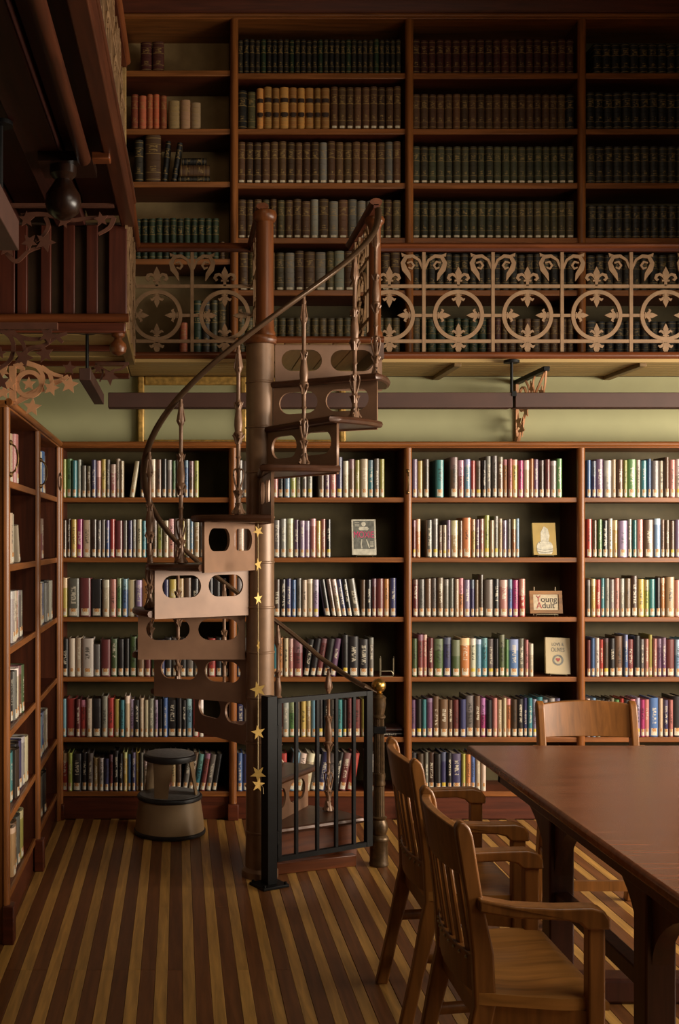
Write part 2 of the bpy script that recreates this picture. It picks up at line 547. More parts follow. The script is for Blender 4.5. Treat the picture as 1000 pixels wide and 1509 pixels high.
bc = thing('bookcase', 'long dark oak lower bookcase of six shelves against the green wall', 'bookcase', ((UPX[0] + UPX[-1]) / 2, D, 0))
for i, x in enumerate(UPX):
    MB().box(x - 0.016, x + 0.016, D + 0.004, WY - 0.002, 0.0, TOPZ - 0.035).build('side_panel', M['case_shaded'], bc)
    st = []
    for k in range(9):
        a = PI + PI * k / 8
        st.append((x + 0.0225 * math.cos(a), D + 0.008 + 0.022 * math.sin(a)))
    mb = MB(); mb.poly(st, TOPZ - 0.035, lambda u, v, w_: (u, v, (TOPZ - 0.035) / 2 + w_))
    u = mb.build('upright', M['case'], bc)
    if i in (0, 2):
        h = MB(); dpull(h, x - (0.004 if i else -0.004), D - 0.014, 1.84, 1.96, 0.012 if i == 0 else -0.004, -0.035)
        h.build('pull_handle', M['brass_dull'], u)
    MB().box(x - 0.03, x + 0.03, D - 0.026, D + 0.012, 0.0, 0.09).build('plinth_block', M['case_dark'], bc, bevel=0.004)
for i in range(4):
    a, b = UPX[i] + 0.016, UPX[i + 1] - 0.016
    for z in SHELF:
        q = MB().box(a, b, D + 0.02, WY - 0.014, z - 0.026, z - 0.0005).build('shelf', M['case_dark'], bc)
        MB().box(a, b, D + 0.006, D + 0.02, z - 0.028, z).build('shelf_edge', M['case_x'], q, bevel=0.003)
    MB().box(a, b, WY - 0.014, WY - 0.003, 0.0, TOPZ - 0.035).build('back_panel', M['panel'], bc)
    MB().box(a, b, D + 0.018, D + 0.04, 0.0, SHELF[-1] - 0.028).build('kick_board', M['case_dark'], bc)
MB().box(UPX[0], UPX[-1] + 0.03, D - 0.006, WY - 0.002, TOPZ - 0.035, TOPZ - 0.006).build('top_board', M['case_x'], bc, bevel=0.004)
MB().tube([(UPX[0], D - 0.01, TOPZ - 0.014), (UPX[-1] + 0.03, D - 0.01, TOPZ - 0.014)], 0.015, 12).build('top_moulding', M['case_x'], bc)
settle(bc)

# left run, facing the stair
LX = -0.672
LY = [4.38, 5.34, 6.28]
lb = thing('bookcase', 'shorter dark oak bookcase standing at a right angle in the room corner', 'bookcase', (LX - 0.15, 5.33, 0))
for i, y in enumerate(LY):
    MB().box(LX - 0.30, LX - 0.004, y - 0.016, y + 0.016, 0, TOPZ - 0.035).build('side_panel', M['case_shaded' if i else 'case'], lb)
    st = []
    for k in range(9):
        a = -PI / 2 + PI * k / 8
        st.append((LX - 0.008 + 0.022 * math.cos(a), y + 0.0225 * math.sin(a)))
    mb = MB(); mb.poly(st, TOPZ - 0.035, lambda u, v, w_: (u, v, (TOPZ - 0.035) / 2 + w_))
    u = mb.build('upright', M['case'], lb)
    if i < 2:
        h = MB(); dpull(h, LX + 0.014, y, 1.83, 1.955, 0.03, 0.0)
        h.build('pull_handle', M['brass_dull'], u)
        MB().box(LX - 0.012, LX + 0.032, y - 0.034, y + 0.034, 0.0, 0.15).build('plinth_block', M['case_dark'], lb, bevel=0.004)
for i in range(2):
    a, b = LY[i] + 0.016, LY[i + 1] - 0.016
    for z in SHELF:
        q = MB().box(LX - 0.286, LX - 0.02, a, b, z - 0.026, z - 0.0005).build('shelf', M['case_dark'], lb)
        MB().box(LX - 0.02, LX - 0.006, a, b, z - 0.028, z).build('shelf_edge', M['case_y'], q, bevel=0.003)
    MB().box(LX - 0.298, LX - 0.286, a, b, 0, TOPZ - 0.035).build('back_panel', M['case_dark'], lb)
    MB().box(LX - 0.04, LX - 0.018, a, b, 0, SHELF[-1] - 0.028).build('kick_board', M['case_dark'], lb)
MB().box(LX - 0.30, LX + 0.006, LY[0] - 0.02, LY[2], TOPZ - 0.035, TOPZ - 0.006).build('top_board', M['case_y'], lb, bevel=0.004)
MB().tube([(LX + 0.01, LY[0] - 0.02, TOPZ - 0.014), (LX + 0.01, LY[2] - 0.02, TOPZ - 0.014)], 0.015, 12).build('top_moulding', M['case_y'], lb)
settle(lb)

# ------------------------------------------------------------------ upper bookcase on the gallery
UX = [-0.705, 0.329, 1.364, 2.383, 3.41]
UY = WY
def UZ(y): return EYE + (795 - y) * UY / F
USH = [UZ(107), UZ(189), UZ(269), UZ(350), UZ(427), UZ(525)]
USH1 = [UZ(103), UZ(189), UZ(267), UZ(381), UZ(525)]
UTOP = UZ(29)
GT = 2.585        # gallery floor top
ub = thing('bookcase', 'tall dark oak upper bookcase behind the gallery railing full of old volumes', 'bookcase', (1.35, UY, GT))
for i, x in enumerate(UX):
    MB().box(x - 0.018, x + 0.018, UY + 0.004, 6.95, GT, UTOP).build('side_panel', M['case_shaded'], ub)
    st = []
    for k in range(9):
        a = PI + PI * k / 8
        st.append((x + 0.024 * math.cos(a), UY + 0.006 + 0.024 * math.sin(a)))
    mb = MB(); mb.poly(st, UTOP - GT, lambda u, v, w_: (u, v, (UTOP + GT) / 2 + w_))
    mb.build('upright', M['case'], ub)
for i in range(4):
    a, b = UX[i] + 0.018, UX[i + 1] - 0.018
    for z in (USH1 if i == 0 else USH):
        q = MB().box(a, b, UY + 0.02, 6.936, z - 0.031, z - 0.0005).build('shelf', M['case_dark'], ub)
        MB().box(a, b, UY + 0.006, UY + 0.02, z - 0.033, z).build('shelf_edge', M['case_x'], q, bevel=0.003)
    MB().box(a, b, 6.936, 6.95, GT, UTOP).build('back_panel', M['panel_tan' if i == 0 else 'panel'], ub)
    MB().box(a, b, UY + 0.015, UY + 0.035, GT, USH[-1] - 0.033).build('kick_board', M['case_dark'], ub)
MB().box(UX[0], UX[-1] + 0.03, UY - 0.01, 6.95, UTOP, UTOP + 0.03).build('top_board', M['case_x'], ub, bevel=0.005)
MB().tube([(UX[0], UY - 0.012, UTOP + 0.02), (UX[-1], UY - 0.012, UTOP + 0.02)], 0.013, 10).build('top_moulding', M['case_x'], ub)
cr = MB()
cr.poly([(UY - 0.01, UTOP + 0.03), (UY - 0.03, UTOP + 0.05), (UY - 0.035, UTOP + 0.075), (UY - 0.08, UTOP + 0.12), (UY - 0.08, UTOP + 0.15), (6.95, UTOP + 0.15), (6.95, UTOP + 0.03)],
        UX[-1] - UX[0], lambda u, v, w_: ((UX[0] + UX[-1]) / 2 + w_, u, v))
cr.build('cornice', M['case_dark'], ub)
settle(ub)

# ------------------------------------------------------------------ galleries
GF = 6.05         # front edge of the back gallery
gal = thing('gallery', 'timber gallery with board soffit and rounded mahogany nosing carrying the upper bookcase', 'balcony', (1.3, GF, GZ))
MB().box(-2.2, 5.2, GF, 6.96, GZ + 0.012, GT).build('gallery_floor', M['case_dark'], gal)
for k in range(8):
    y0 = GF + 0.02 + k * 0.0685
    MB().box(-0.28, 5.0, y0, y0 + 0.064, GZ, GZ + 0.014).build('soffit_board', M['soffit'], gal, bevel=0.003)
for x in (1.52, 2.53, 3.5, 0.62):
    MB().box(x - 0.02, x + 0.02, GF + 0.05, WY, GZ - 0.022, GZ).build('soffit_batten', M['soffit_batten'], gal, bevel=0.003)
MB().tube([(-0.24, GF, GZ + 0.03), (5.0, GF, GZ + 0.03)], 0.02, 12).build('nosing', M['mahogany'], gal)
MB().box(-0.24, 5.0, GF - 0.006, GF + 0.02, GZ - 0.008, GZ + 0.012).build('nosing_fillet', M['soffit'], gal, bevel=0.002)
settle(gal)

# left corner gallery and its raised neighbour
g2 = thing('gallery', 'dark red corner gallery with wide soffit boards above the shorter bookcase', 'balcony', (-0.8, 5.07, GZ))
MB().box(-2.2, -0.24, 5.09, GF, GZ + 0.012, GT).build('gallery_floor', M['case_dark'], g2)
y0 = 5.1
k = 0
while y0 < 6.6:
    MB().box(-2.0, -0.285, y0, y0 + 0.15, GZ - 0.004 * (k % 2), GZ + 0.014).build('soffit_board', M['soffit'], g2, bevel=0.004)
    if k % 3 == 2:
        MB().box(-2.0, -0.285, y0 + 0.13, y0 + 0.165, GZ - 0.03, GZ).build('soffit_batten', M['case_dark'], g2, bevel=0.004)
    y0 += 0.158; k += 1
MB().box(-0.285, -0.235, 5.07, GF + 0.01, GZ - 0.02, GT).build('edge_fascia', M['soffit_batten'], g2, bevel=0.004)
MB().tube([(-2.0, 5.05, GZ + 0.035), (-0.225, 5.05, GZ + 0.035)], 0.02, 10).build('nosing', M['mahogany'], g2)
MB().box(-2.0, -0.24, 5.05, 5.10, GZ - 0.03, GZ + 0.015).build('nosing_fillet', M['case_dark'], g2, bevel=0.006)
# boards that close the step up to the raised gallery
MB().box(-2.0, -0.235, 5.10, 5.12, GT, 3.02).build('backing_panel', M['wall_dark'], g2)
for xl, xr in ((22, -3), (40, 25), (75, 60), (110, 93), (144, 127)):
    a, b = PX(min(xl, xr), 5.07), PX(max(xl, xr), 5.07)
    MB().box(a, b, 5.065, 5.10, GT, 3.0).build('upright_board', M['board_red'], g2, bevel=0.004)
MB().box(PX(160, 5.07), -0.235, 5.065, 5.10, GT, 3.0).build('upright_board', M['board_red'], g2, bevel=0.004)
mb = MB()
mb.lathe([(0.012, 0.0), (0.03, -0.01), (0.03, -0.022), (0.016, -0.03), (0.02, -0.04), (0.036, -0.055), (0.04, -0.075), (0.034, -0.095), (0.012, -0.107), (0.003, -0.11)], 16, (-0.275, 5.09, GZ - 0.02))
mb.build('drop_finial', M['mahogany_z'], g2)
settle(g2)

g3 = thing('gallery', 'raised dark red gallery overhead with joists beneath and a ball drop', 'balcony', (-0.6, 3.5, 3.0))
for k, (a, b) in enumerate(((-2.1, -1.55), (-1.55, -1.3), (-1.3, -1.05), (-1.05, -0.86), (-0.86, -0.72), (-0.72, -0.56), (-0.56, -0.42), (-0.42, -0.26))):
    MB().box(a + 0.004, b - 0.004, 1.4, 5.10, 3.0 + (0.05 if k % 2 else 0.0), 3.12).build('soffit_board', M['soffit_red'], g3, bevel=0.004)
MB().box(-2.2, -0.2, 1.4, 5.12, 3.12, 3.16).build('gallery_floor', M['wall_dark'], g3)
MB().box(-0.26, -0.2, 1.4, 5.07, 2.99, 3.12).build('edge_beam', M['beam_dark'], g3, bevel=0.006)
MB().tube([(-0.203, 1.4, 3.105), (-0.203, 5.07, 3.105)], 0.012, 10).build('edge_moulding', M['beam_dark'], g3)
MB().tube([(-0.33, 1.4, 2.97), (-0.33, 4.1, 2.97), (-0.33, 4.12, 2.97)], [0.026, 0.026, 0.012], 12).build('rounded_batten', M['beam_dark'], g3)
MB().box(-0.365, -0.235, 4.1, 4.16, 2.97, 3.0).build('cross_block', M['mahogany'], g3, bevel=0.005)
mb = MB()
mb.box(-0.50, -0.30, 4.10, 4.30, 2.965, 3.0)
mb.lathe([(0.05, 0.0), (0.05, -0.03), (0.03, -0.05), (0.045, -0.075), (0.064, -0.105), (0.068, -0.135), (0.058, -0.17), (0.03, -0.192), (0.004, -0.2)], 20, (-0.415, 4.17, 2.965))
mb.build('drop_finial', M['black_wood'], g3)
settle(g3)
SKEW = -0.017
pv = Vector((-0.2, 5.07, 0))
d_ = Vector(g3.location) - pv
g3.location = pv + Matrix.Rotation(SKEW, 3, 'Z') @ d_
g3.rotation_euler.z = SKEW
g4 = thing('gallery', 'timber gallery slab over the window side of the room', 'balcony', (4.7, 3, GZ))
MB().box(3.7, 5.3, -2.4, GF - 0.05, GZ, GT).build('gallery_floor', M['soffit'], g4)
settle(g4)

# ------------------------------------------------------------------ gallery railings
RZ0, RZ1 = PZ(534, 6.07), PZ(366, 6.07)
def mp_x(y): return lambda u, v, w_: (u, y + w_, v)
def fleur(mb, cu, cv, s, rot, Mf, th=0.012):
    """three-lobed flower, s = height, growing along rot from (cu, cv)"""
    c, sn = math.cos(rot), math.sin(rot)
    def T(p): return (cu + s * (p[0] * c - p[1] * sn), cv + s * (p[0] * sn + p[1] * c))
    mb.poly([T(p) for p in ((-.07, 0), (.07, 0), (.08, .38), (.17, .68), (.07, .88), (0, 1.02), (-.07, .88), (-.17, .68), (-.08, .38))], th, Mf)
    for sg in (-1, 1):
        pts = [T((sg * x, y)) for x, y in ((.04, .32), (.14, .52), (.30, .62), (.46, .56), (.52, .42), (.44, .32), (.36, .36))]
        mb.ribbon(pts, [.1 * s, .13 * s, .15 * s, .17 * s, .16 * s, .13 * s, .08 * s], th * 0.85, Mf)
    mb.poly([T(p) for p in ((-.2, .24), (.2, .24), (.2, .33), (-.2, .33))], th * 1.2, Mf)

def bud(mb, cu, cv, s, rot, Mf, th=0.012):
    c, sn = math.cos(rot), math.sin(rot)
    def T(p): return (cu + s * (p[0] * c - p[1] * sn), cv + s * (p[0] * sn + p[1] * c))
    mb.poly([T(p) for p in ((-.1, 0), (.1, 0), (.1, .35), (.2, .62), (.1, .85), (0, 1.05), (-.1, .85), (-.2, .62), (-.1, .35))], th, Mf)
    for sg in (-1, 1):
        mb.ribbon([T((sg * x, y)) for x, y in ((.06, .25), (.2, .42), (.36, .50), (.46, .40))], [.14 * s, .2 * s, .18 * s, .08 * s], th * .85, Mf)
    mb.poly([T(p) for p in ((-.22, .12), (.22, .12), (.22, .2), (-.22, .2))], th * 1.2, Mf)

def scroll(mb, cu, cv, sg, Mf, k=1.0, th=0.012):
    pts = [(0, -.02), (.02, .028), (.055, .05), (.09, .045), (.108, .012), (.098, -.022), (.078, -.05), (.066, -.085)]
    wd = [.012, .014, .018, .022, .024, .03, .024, .003]
    mb.ribbon([(cu + sg * x * k, cv + y * k) for x, y in pts], [q * k for q in wd], th * 0.94, Mf)
    pts = [(.085, .012), (.062, .018), (.048, -.002), (.06, -.02), (.078, -.012)]
    mb.ribbon([(cu + sg * x * k, cv + y * k) for x, y in pts], [.008 * k, .012 * k, .013 * k, .012 * k, .008 * k], th, Mf)
    mb.poly([(cu + sg * x * k, cv + y * k) for x, y in ((.078, .052), (.112, .045), (.116, .066))], th * 0.85, Mf)

RY = 6.07
RP = 0.374
def zz(y): return PZ(y, RY)
RM = {}
def rail_meshes():
    Mf = lambda u, v, w_: (u, w_, v)
    zt, zm, zb = zz(422), zz(465), zz(503)
    a = MB(); a.box(-0.009, 0.009, -0.008, 0.008, RZ0, zz(372)); RM['bar'] = a.mesh('upright_bar', M['rail'])
    a = MB(); a.ring(0, zm, 0.128, 0.021, 0.016, Mf); RM['ring'] = a.mesh('ring', M['rail'], 50)
    a = MB(); fleur(a, 0, zt, 0.105, 0, Mf); RM['fleur'] = a.mesh('fleur_de_lis', M['rail'])
    a = MB()
    bud(a, 0, zm + 0.122, 0.076, PI, Mf); bud(a, 0, zm - 0.122, 0.076, 0, Mf)
    bud(a, 0.122, zm, 0.076, PI / 2, Mf); bud(a, -0.122, zm, 0.076, -PI / 2, Mf)
    RM['buds'] = a.mesh('ring_flowers', M['rail'])
    a = MB(); bud(a, 0, zb + 0.012, 0.085, PI, Mf); RM['drop'] = a.mesh('lower_flower', M['rail'])
    a = MB(); scroll(a, 0.006, zz(391), 1, Mf); scroll(a, -0.006, zz(391), -1, Mf); RM['scroll'] = a.mesh('leaf_scroll', M['rail'])
rail_meshes()

def railing(label, origin, rz, bars, rings, u0, u1, hand=True, low=None):
    """bars and rings at distances u along the railing that starts at origin and runs along rz"""
    r = thing('gallery_railing', label, 'railing', (origin[0], origin[1], RZ0 - 0.0), None, rz)
    def child(nm, me, u):
        o = put(nm, me, r); o.location = (u, 0, -RZ0); return o
    for u in bars:
        child('upright_bar', RM['bar'], u); child('leaf_scroll', RM['scroll'], u)
    for u in rings:
        q = child('ring', RM['ring'], u)
        f = put('ring_flowers', RM['buds'], q)
        child('fleur_de_lis', RM['fleur'], u); child('lower_flower', RM['drop'], u)
    for y in (422, 503):
        MB().box(u0, u1, -0.006, 0.006, zz(y) - 0.009 - RZ0, zz(y) + 0.009 - RZ0).build('cross_bar', M['rail'], r)
    # the middle bar only runs between the rings
    edges = sorted(rings)
    cur = u0
    m = MB()
    for u in edges:
        if u - 0.128 > cur: m.box(cur, u - 0.128, -0.006, 0.006, zz(465) - 0.008 - RZ0, zz(465) + 0.008 - RZ0)
        cur = u + 0.128
    if cur < u1: m.box(cur, u1, -0.006, 0.006, zz(465) - 0.008 - RZ0, zz(465) + 0.008 - RZ0)
    m.build('middle_bar', M['rail'], r)
    if hand:
        MB().tube([(u0, 0, RZ1 + 0.012 - RZ0), (u1, 0, RZ1 + 0.012 - RZ0)], 0.02, 12, flat=(0.03, 0.017)).build('handrail', M['mahogany'], r)
        MB().box(u0, u1, -0.012, 0.012, RZ1 - 0.018 - RZ0, RZ1 - RZ0).build('rail_fillet', M['case_dark'], r)
    return r

x0 = PX(560, RY)
bars = [1.328 + RP * k - x0 for k in range(0, 6)]
rings = [1.328 - RP / 2 + RP * k - x0 for k in range(0, 6)]
railing('bronze gallery railing of rings and fleurs along the tall old volumes', (x0, RY, 0), 0, bars, rings, 0, 3.3 - x0)
xl = -0.235
railing('short bronze gallery railing between the corner gallery and the stair post', (xl, RY, 0), 0, [0.0736 - xl], [-0.118 - xl, 0.25 - xl], 0, 0.63)
railing('bronze railing seen edge-on along the corner gallery', (-0.235, 5.1, 0), PI / 2, [0.02, 0.394, 0.768], [0.207, 0.581], 0, 0.95)
# landing railings, from the stair to the gallery
railing('bronze railing from the top stair post back to the gallery', (0.93, 5.27, 0), PI / 2, [0.22, 0.60], [0.41], 0.0, 0.78)
railing('bronze railing from the stair column back to the gallery', (0.40, 5.34, 0), PI / 2, [0.16, 0.54], [0.35], 0.0, 0.72)
# railing of the raised gallery
rr = railing('bronze railing of the raised gallery overhead, steeply seen from below', (-0.248 - 0.017 * 3.57, 1.5, 0), PI / 2 + SKEW, [0.2 + RP * k for k in range(9)], [0.387 + RP * k for k in range(9)], 0, 3.6)
rr.location.z = 3.12
MB().box(3.58, 3.60, -0.01, 0.01, 0.02, 0.60).build('end_post', M['soffit_y'], rr, bevel=0.003)

# ------------------------------------------------------------------ gilt frames on the wall
def gilt_frame(label, x0, x1, z0, z1):
    r = thing('picture_frame', label, 'frame', ((x0 + x1) / 2, WY - 0.02, z0), 'gilt frames')
    wd = 0.038
    for a in ((x0, x0 + wd, z0, z1), (x1 - wd, x1, z0, z1), (x0 + wd, x1 - wd, z1 - 0.05, z1), (x0 + wd, x1 - wd, z0, z0 + wd)):
        MB().box(a[0], a[1], WY - 0.04, WY - 0.003, a[2], a[3]).build('frame_moulding', M['gilt'], r, bevel=0.01, seg=3)
    MB().box(x0 + wd, x1 - wd, WY - 0.012, WY - 0.004, z0 + wd, z1 - 0.05).build('picture_panel', M['green'], r)
    settle(r)
gilt_frame('gilt frame around a plain pale green panel beside the stair column', PX(203, 6.6), PX(363, 6.6), TOPZ, GZ - 0.004)
gilt_frame('narrow gilt frame seen through the upper stair risers', PX(395, 6.6), PX(509, 6.6), TOPZ, GZ - 0.004)

# ------------------------------------------------------------------ linear lamps under the galleries
def lamp(label, p0, p1, rods, segs, can, hw=0.045, hh=0.08):
    r = thing('pendant_bar_lamp', label, 'lamp', p0, 'brown bar lamps under the galleries')
    d = Vector(p1) - Vector(p0)
    for a, b in segs:
        A, B = Vector(p0) + d * a, Vector(p0) + d * b
        if abs(d.x) > abs(d.y): MB().box(A.x, B.x, A.y - hw, A.y + hw, A.z, A.z + hh).build('lamp_housing', M['lamp_bar'], r, bevel=0.003)
        else: MB().box(A.x - hw, A.x + hw, A.y, B.y, A.z, A.z + hh).build('lamp_housing', M['lamp_bar'], r, bevel=0.003)
    for t in rods:
        q = Vector(p0) + d * t
        rod = MB().tube([(q.x, q.y, q.z + hh - 0.01), (q.x, q.y, can)], 0.008, 8).build('hanging_rod', M['black'], r)
        MB().box(q.x - 0.012, q.x + 0.012, q.y - 0.05, q.y + 0.05, q.z + hh - 0.02, q.z + hh + 0.006).build('joint_clamp', M['black'], r)
        MB().lathe([(0.042, 0), (0.042, 0.014), (0.03, 0.018)], 16, (q.x, q.y, can - 0.018)).build('ceiling_plate', M['black'], rod)
    settle(r)
lamp('long brown bar lamp hanging in front of the green wall', (-0.375, 6.0, 2.278), (4.4, 6.0, 2.278), [0.452], [(0, 0.4505), (0.4535, 1)], GZ)
lamp('brown bar lamp hanging below the corner gallery', (-0.42, 5.02, 2.29), (-0.42, 5.92, 2.29), [0.14], [(0, 1)], GZ, 0.026, 0.055)
lamp('grey-brown bar lamp overhead under the raised gallery', (-0.605, 2.2, 2.59), (-0.605, 3.93, 2.59), [0.93], [(0, 1)], 3.0, 0.045, 0.105)

# ------------------------------------------------------------------ star leaf brackets
def star_pts(cx, cy, R, rot=0.0, n=5, inner=0.46):
    return [(cx + (R if i % 2 == 0 else R * inner) * math.cos(rot + PI * i / n), cy + (R if i % 2 == 0 else R * inner) * math.sin(rot + PI * i / n)) for i in range(2 * n)]
def smooth_curve(pts, k=6):
    out = []
    N = len(pts)
    for i in range(N - 1):
        p0, p1, p2, p3 = pts[max(i - 1, 0)], pts[i], pts[i + 1], pts[min(i + 2, N - 1)]
        for j in range(k):
            t = j / k
            out.append(tuple(0.5 * (2 * p1[a] + (p2[a] - p0[a]) * t + (2 * p0[a] - 5 * p1[a] + 4 * p2[a] - p3[a]) * t * t + (3 * p1[a] - p0[a] - 3 * p2[a] + p3[a]) * t ** 3) for a in (0, 1)))
    out.append(pts[-1])
    return out
def leaf_bracket(label, strokes, stars, rings, conv, Mf, mat, wd, extra=None, loc=(0, 0, 0)):
    r = thing('iron_bracket', label, 'bracket', loc, 'leafy iron brackets')
    m = MB()
    for q, s in enumerate(strokes):
        pts = smooth_curve([conv(*p) for p in s])
        m.ribbon(pts, [wd * (1 - 0.45 * i / len(pts)) for i in range(len(pts))], 0.012 - 0.0009 * q, Mf)
    for cx, cy, rad in rings:
        c = conv(cx, cy); e = conv(cx + rad, cy)
        m.ring(c[0], c[1], abs(e[0] - c[0]), wd * 0.8, 0.0135, Mf, 28)
    m.build('scrolled_stem', mat, r)
    for i, (cx, cy, rad, rot) in enumerate(stars):
        c = conv(cx, cy); e = conv(cx + rad, cy)
        R = abs(e[0] - c[0])
        off = -0.012 - 0.004 * (i % 3)
        s = MB(); s.poly(star_pts(c[0], c[1], R, rot), 0.005, lambda u, v, w_, o=off: Mf(u, v, w_ + o))
        s.build('star_leaf', mat, r)
    if extra: extra(r)
    settle(r)
    return r
YB = 4.40
conv = lambda x, y: (PX(x / 4.762, YB), PZ(470 + y / 4.762, YB))
leaf_bracket('brightly lit iron bracket of scrolls and star leaves atop the corner bookcase end',
    [[(85, 600), (82, 480), (86, 330)], [(100, 590), (160, 560), (235, 520), (290, 470), (300, 400), (262, 340), (190, 310), (95, 330)],
     [(190, 310), (280, 340), (370, 385), (440, 405)], [(290, 340), (345, 380), (362, 440), (365, 470)], [(120, 330), (160, 350), (140, 400), (110, 430)],
     [(310, 490), (230, 515), (160, 540), (120, 590)], [(380, 450), (440, 425), (480, 400)]],
    [(205, 458, 50, 0.3), (362, 488, 58, -1.2), (490, 465, 66, -1.1), (228, 622, 66, 0.2), (25, 370, 50, 0.8), (30, 520, 52, 0.2), (72, 462, 50, 2.8)], [(205, 458, 85)],
    conv, lambda u, v, w_: (u, YB + w_, v), M['leaf_lit'], 0.021,
    lambda r: MB().box(PX(14, YB), PX(24, YB), YB - 0.012, YB + 0.012, TOPZ - 0.008, PZ(540, YB)).build('mounting_bar', M['leaf_lit'], r), (PX(19, YB), YB, TOPZ))
YC = 4.24
conv2 = lambda x, y: (PX(x / 4.762, YC), PZ(470 + y / 4.762, YC))
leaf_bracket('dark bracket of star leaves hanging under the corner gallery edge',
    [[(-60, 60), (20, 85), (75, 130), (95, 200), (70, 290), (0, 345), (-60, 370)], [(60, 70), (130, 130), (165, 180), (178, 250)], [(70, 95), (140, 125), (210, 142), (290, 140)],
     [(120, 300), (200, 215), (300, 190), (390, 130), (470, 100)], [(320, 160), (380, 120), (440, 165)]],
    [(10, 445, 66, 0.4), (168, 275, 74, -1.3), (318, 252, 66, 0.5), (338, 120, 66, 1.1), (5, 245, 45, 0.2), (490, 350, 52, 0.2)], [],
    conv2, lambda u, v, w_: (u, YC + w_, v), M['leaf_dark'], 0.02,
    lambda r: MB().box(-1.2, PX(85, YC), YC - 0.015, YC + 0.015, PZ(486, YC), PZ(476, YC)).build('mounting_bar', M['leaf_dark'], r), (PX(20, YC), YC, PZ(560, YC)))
YD = 5.9
conv3 = lambda x, y: (PX(x / 4.762, YD), PZ(470 + y / 4.762, YD))
leaf_bracket('small dark leaf bracket beside the hanging lamp in the gallery corner',
    [[(640, 350), (700, 340), (720, 380), (700, 440)], [(900, 310), (860, 345), (820, 360), (780, 365)], [(720, 350), (780, 380)]],
    [(770, 405, 66, -1.5), (690, 352, 40, 0.3)], [],
    conv3, lambda u, v, w_: (u, YD + w_, v), M['leaf_dark'], 0.013,
    lambda r: MB().box(PX(140, YD), PX(190, YD), YD - 0.008, YD + 0.008, GZ - 0.045, GZ - 0.03).build('mounting_bar', M['leaf_dark'], r), (PX(165, YD), YD, PZ(560, YD)))
YE = 4.75
conv4 = lambda x, y: (PX(x / 4.762, YE), PZ(190 + y / 4.762, YE))
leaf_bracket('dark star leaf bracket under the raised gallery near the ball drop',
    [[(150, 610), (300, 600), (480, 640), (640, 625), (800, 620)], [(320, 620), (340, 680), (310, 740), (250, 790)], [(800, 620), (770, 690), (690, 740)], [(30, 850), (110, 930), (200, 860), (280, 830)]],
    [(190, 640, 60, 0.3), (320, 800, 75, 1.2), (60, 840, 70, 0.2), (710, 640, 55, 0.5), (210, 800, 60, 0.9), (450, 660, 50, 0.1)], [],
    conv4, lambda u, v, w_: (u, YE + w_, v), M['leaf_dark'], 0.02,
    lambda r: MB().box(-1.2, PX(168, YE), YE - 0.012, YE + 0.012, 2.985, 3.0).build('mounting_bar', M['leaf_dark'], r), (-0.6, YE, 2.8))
# under the back gallery, square to the wall
XB = 1.995
conv5 = lambda x, y: (WY - 0.02 - x * 0.53, GZ - 0.03 - y * 0.40)
def arm5(r):
    MB().box(XB - 0.018, XB + 0.018, GF + 0.02, WY - 0.005, GZ - 0.05, GZ - 0.024).build('mounting_bar', M['black'], r, bevel=0.004)
    MB().box(XB - 0.008, XB + 0.008, WY - 0.022, WY - 0.003, GZ - 0.42, GZ - 0.04).build('wall_strap', M['leaf_lit'], r)
leaf_bracket('leafy iron bracket square to the green wall below the gallery',
    [[(0.03, 0.98), (0.1, 0.8), (0.2, 0.62), (0.36, 0.46), (0.6, 0.32), (0.85, 0.12), (0.98, 0.03)], [(0.06, 0.75), (0.18, 0.72), (0.25, 0.58)], [(0.4, 0.42), (0.42, 0.2), (0.3, 0.05)], [(0.6, 0.3), (0.56, 0.12), (0.64, 0.02)], [(0.98, 0.03), (0.95, 0.2), (0.9, 0.33)]],
    [(0.12, 0.62, 0.1, 0.3), (0.28, 0.74, 0.09, 0.9), (0.44, 0.50, 0.1, 0.2), (0.58, 0.2, 0.09, 1.1), (0.92, 0.34, 0.09, 0.5), (0.1, 0.88, 0.08, 0.2), (0.2, 0.28, 0.09, 0.2)], [(0.2, 0.3, 0.13)],
    conv5, lambda u, v, w_: (XB + w_, u, v), M['leaf_lit'], 0.013, arm5, (XB, WY - 0.2, GZ - 0.43))

# ================================================================== spiral stair
CX, CY = 0.382, 5.25
RISE = 0.21
stair = thing('spiral_staircase', 'bronze iron spiral staircase with pierced risers rising to the gallery', 'staircase', (CX, CY, 0))
def SP(r, deg, z): return (r * math.cos(math.radians(deg)), r * math.sin(math.radians(deg)), z)
prof = []
z = 0.0
prof += [(0.085, 0), (0.085, 0.03), (0.07, 0.045)]
for k in range(1, 12):
    zc = RISE * k
    prof += [(0.066, zc - 0.006), (0.0695, zc - 0.003), (0.0695, zc + 0.003), (0.066, zc + 0.006)]
prof += [(0.066, 2.49)]
MB().lathe(prof, 28).build('column', M['column'], stair)
MB().lathe([(0.06, 2.485), (0.078, 2.49), (0.084, 2.502), (0.084, 2.516), (0.076, 2.526), (0.05, 2.53)], 28).build('column_collar', M['mahogany_z'], stair)
nw = MB().lathe([(0.05, 2.525), (0.052, 2.54), (0.045, 2.555), (0.0425, 2.60), (0.0415, 3.02), (0.0405, 3.06), (0.048, 3.065), (0.055, 3.08), (0.056, 3.098), (0.05, 3.112), (0.03, 3.12), (0.002, 3.123)], 24, (0.022, 0, 0)).build('wooden_post', M['mahogany_z'], stair)
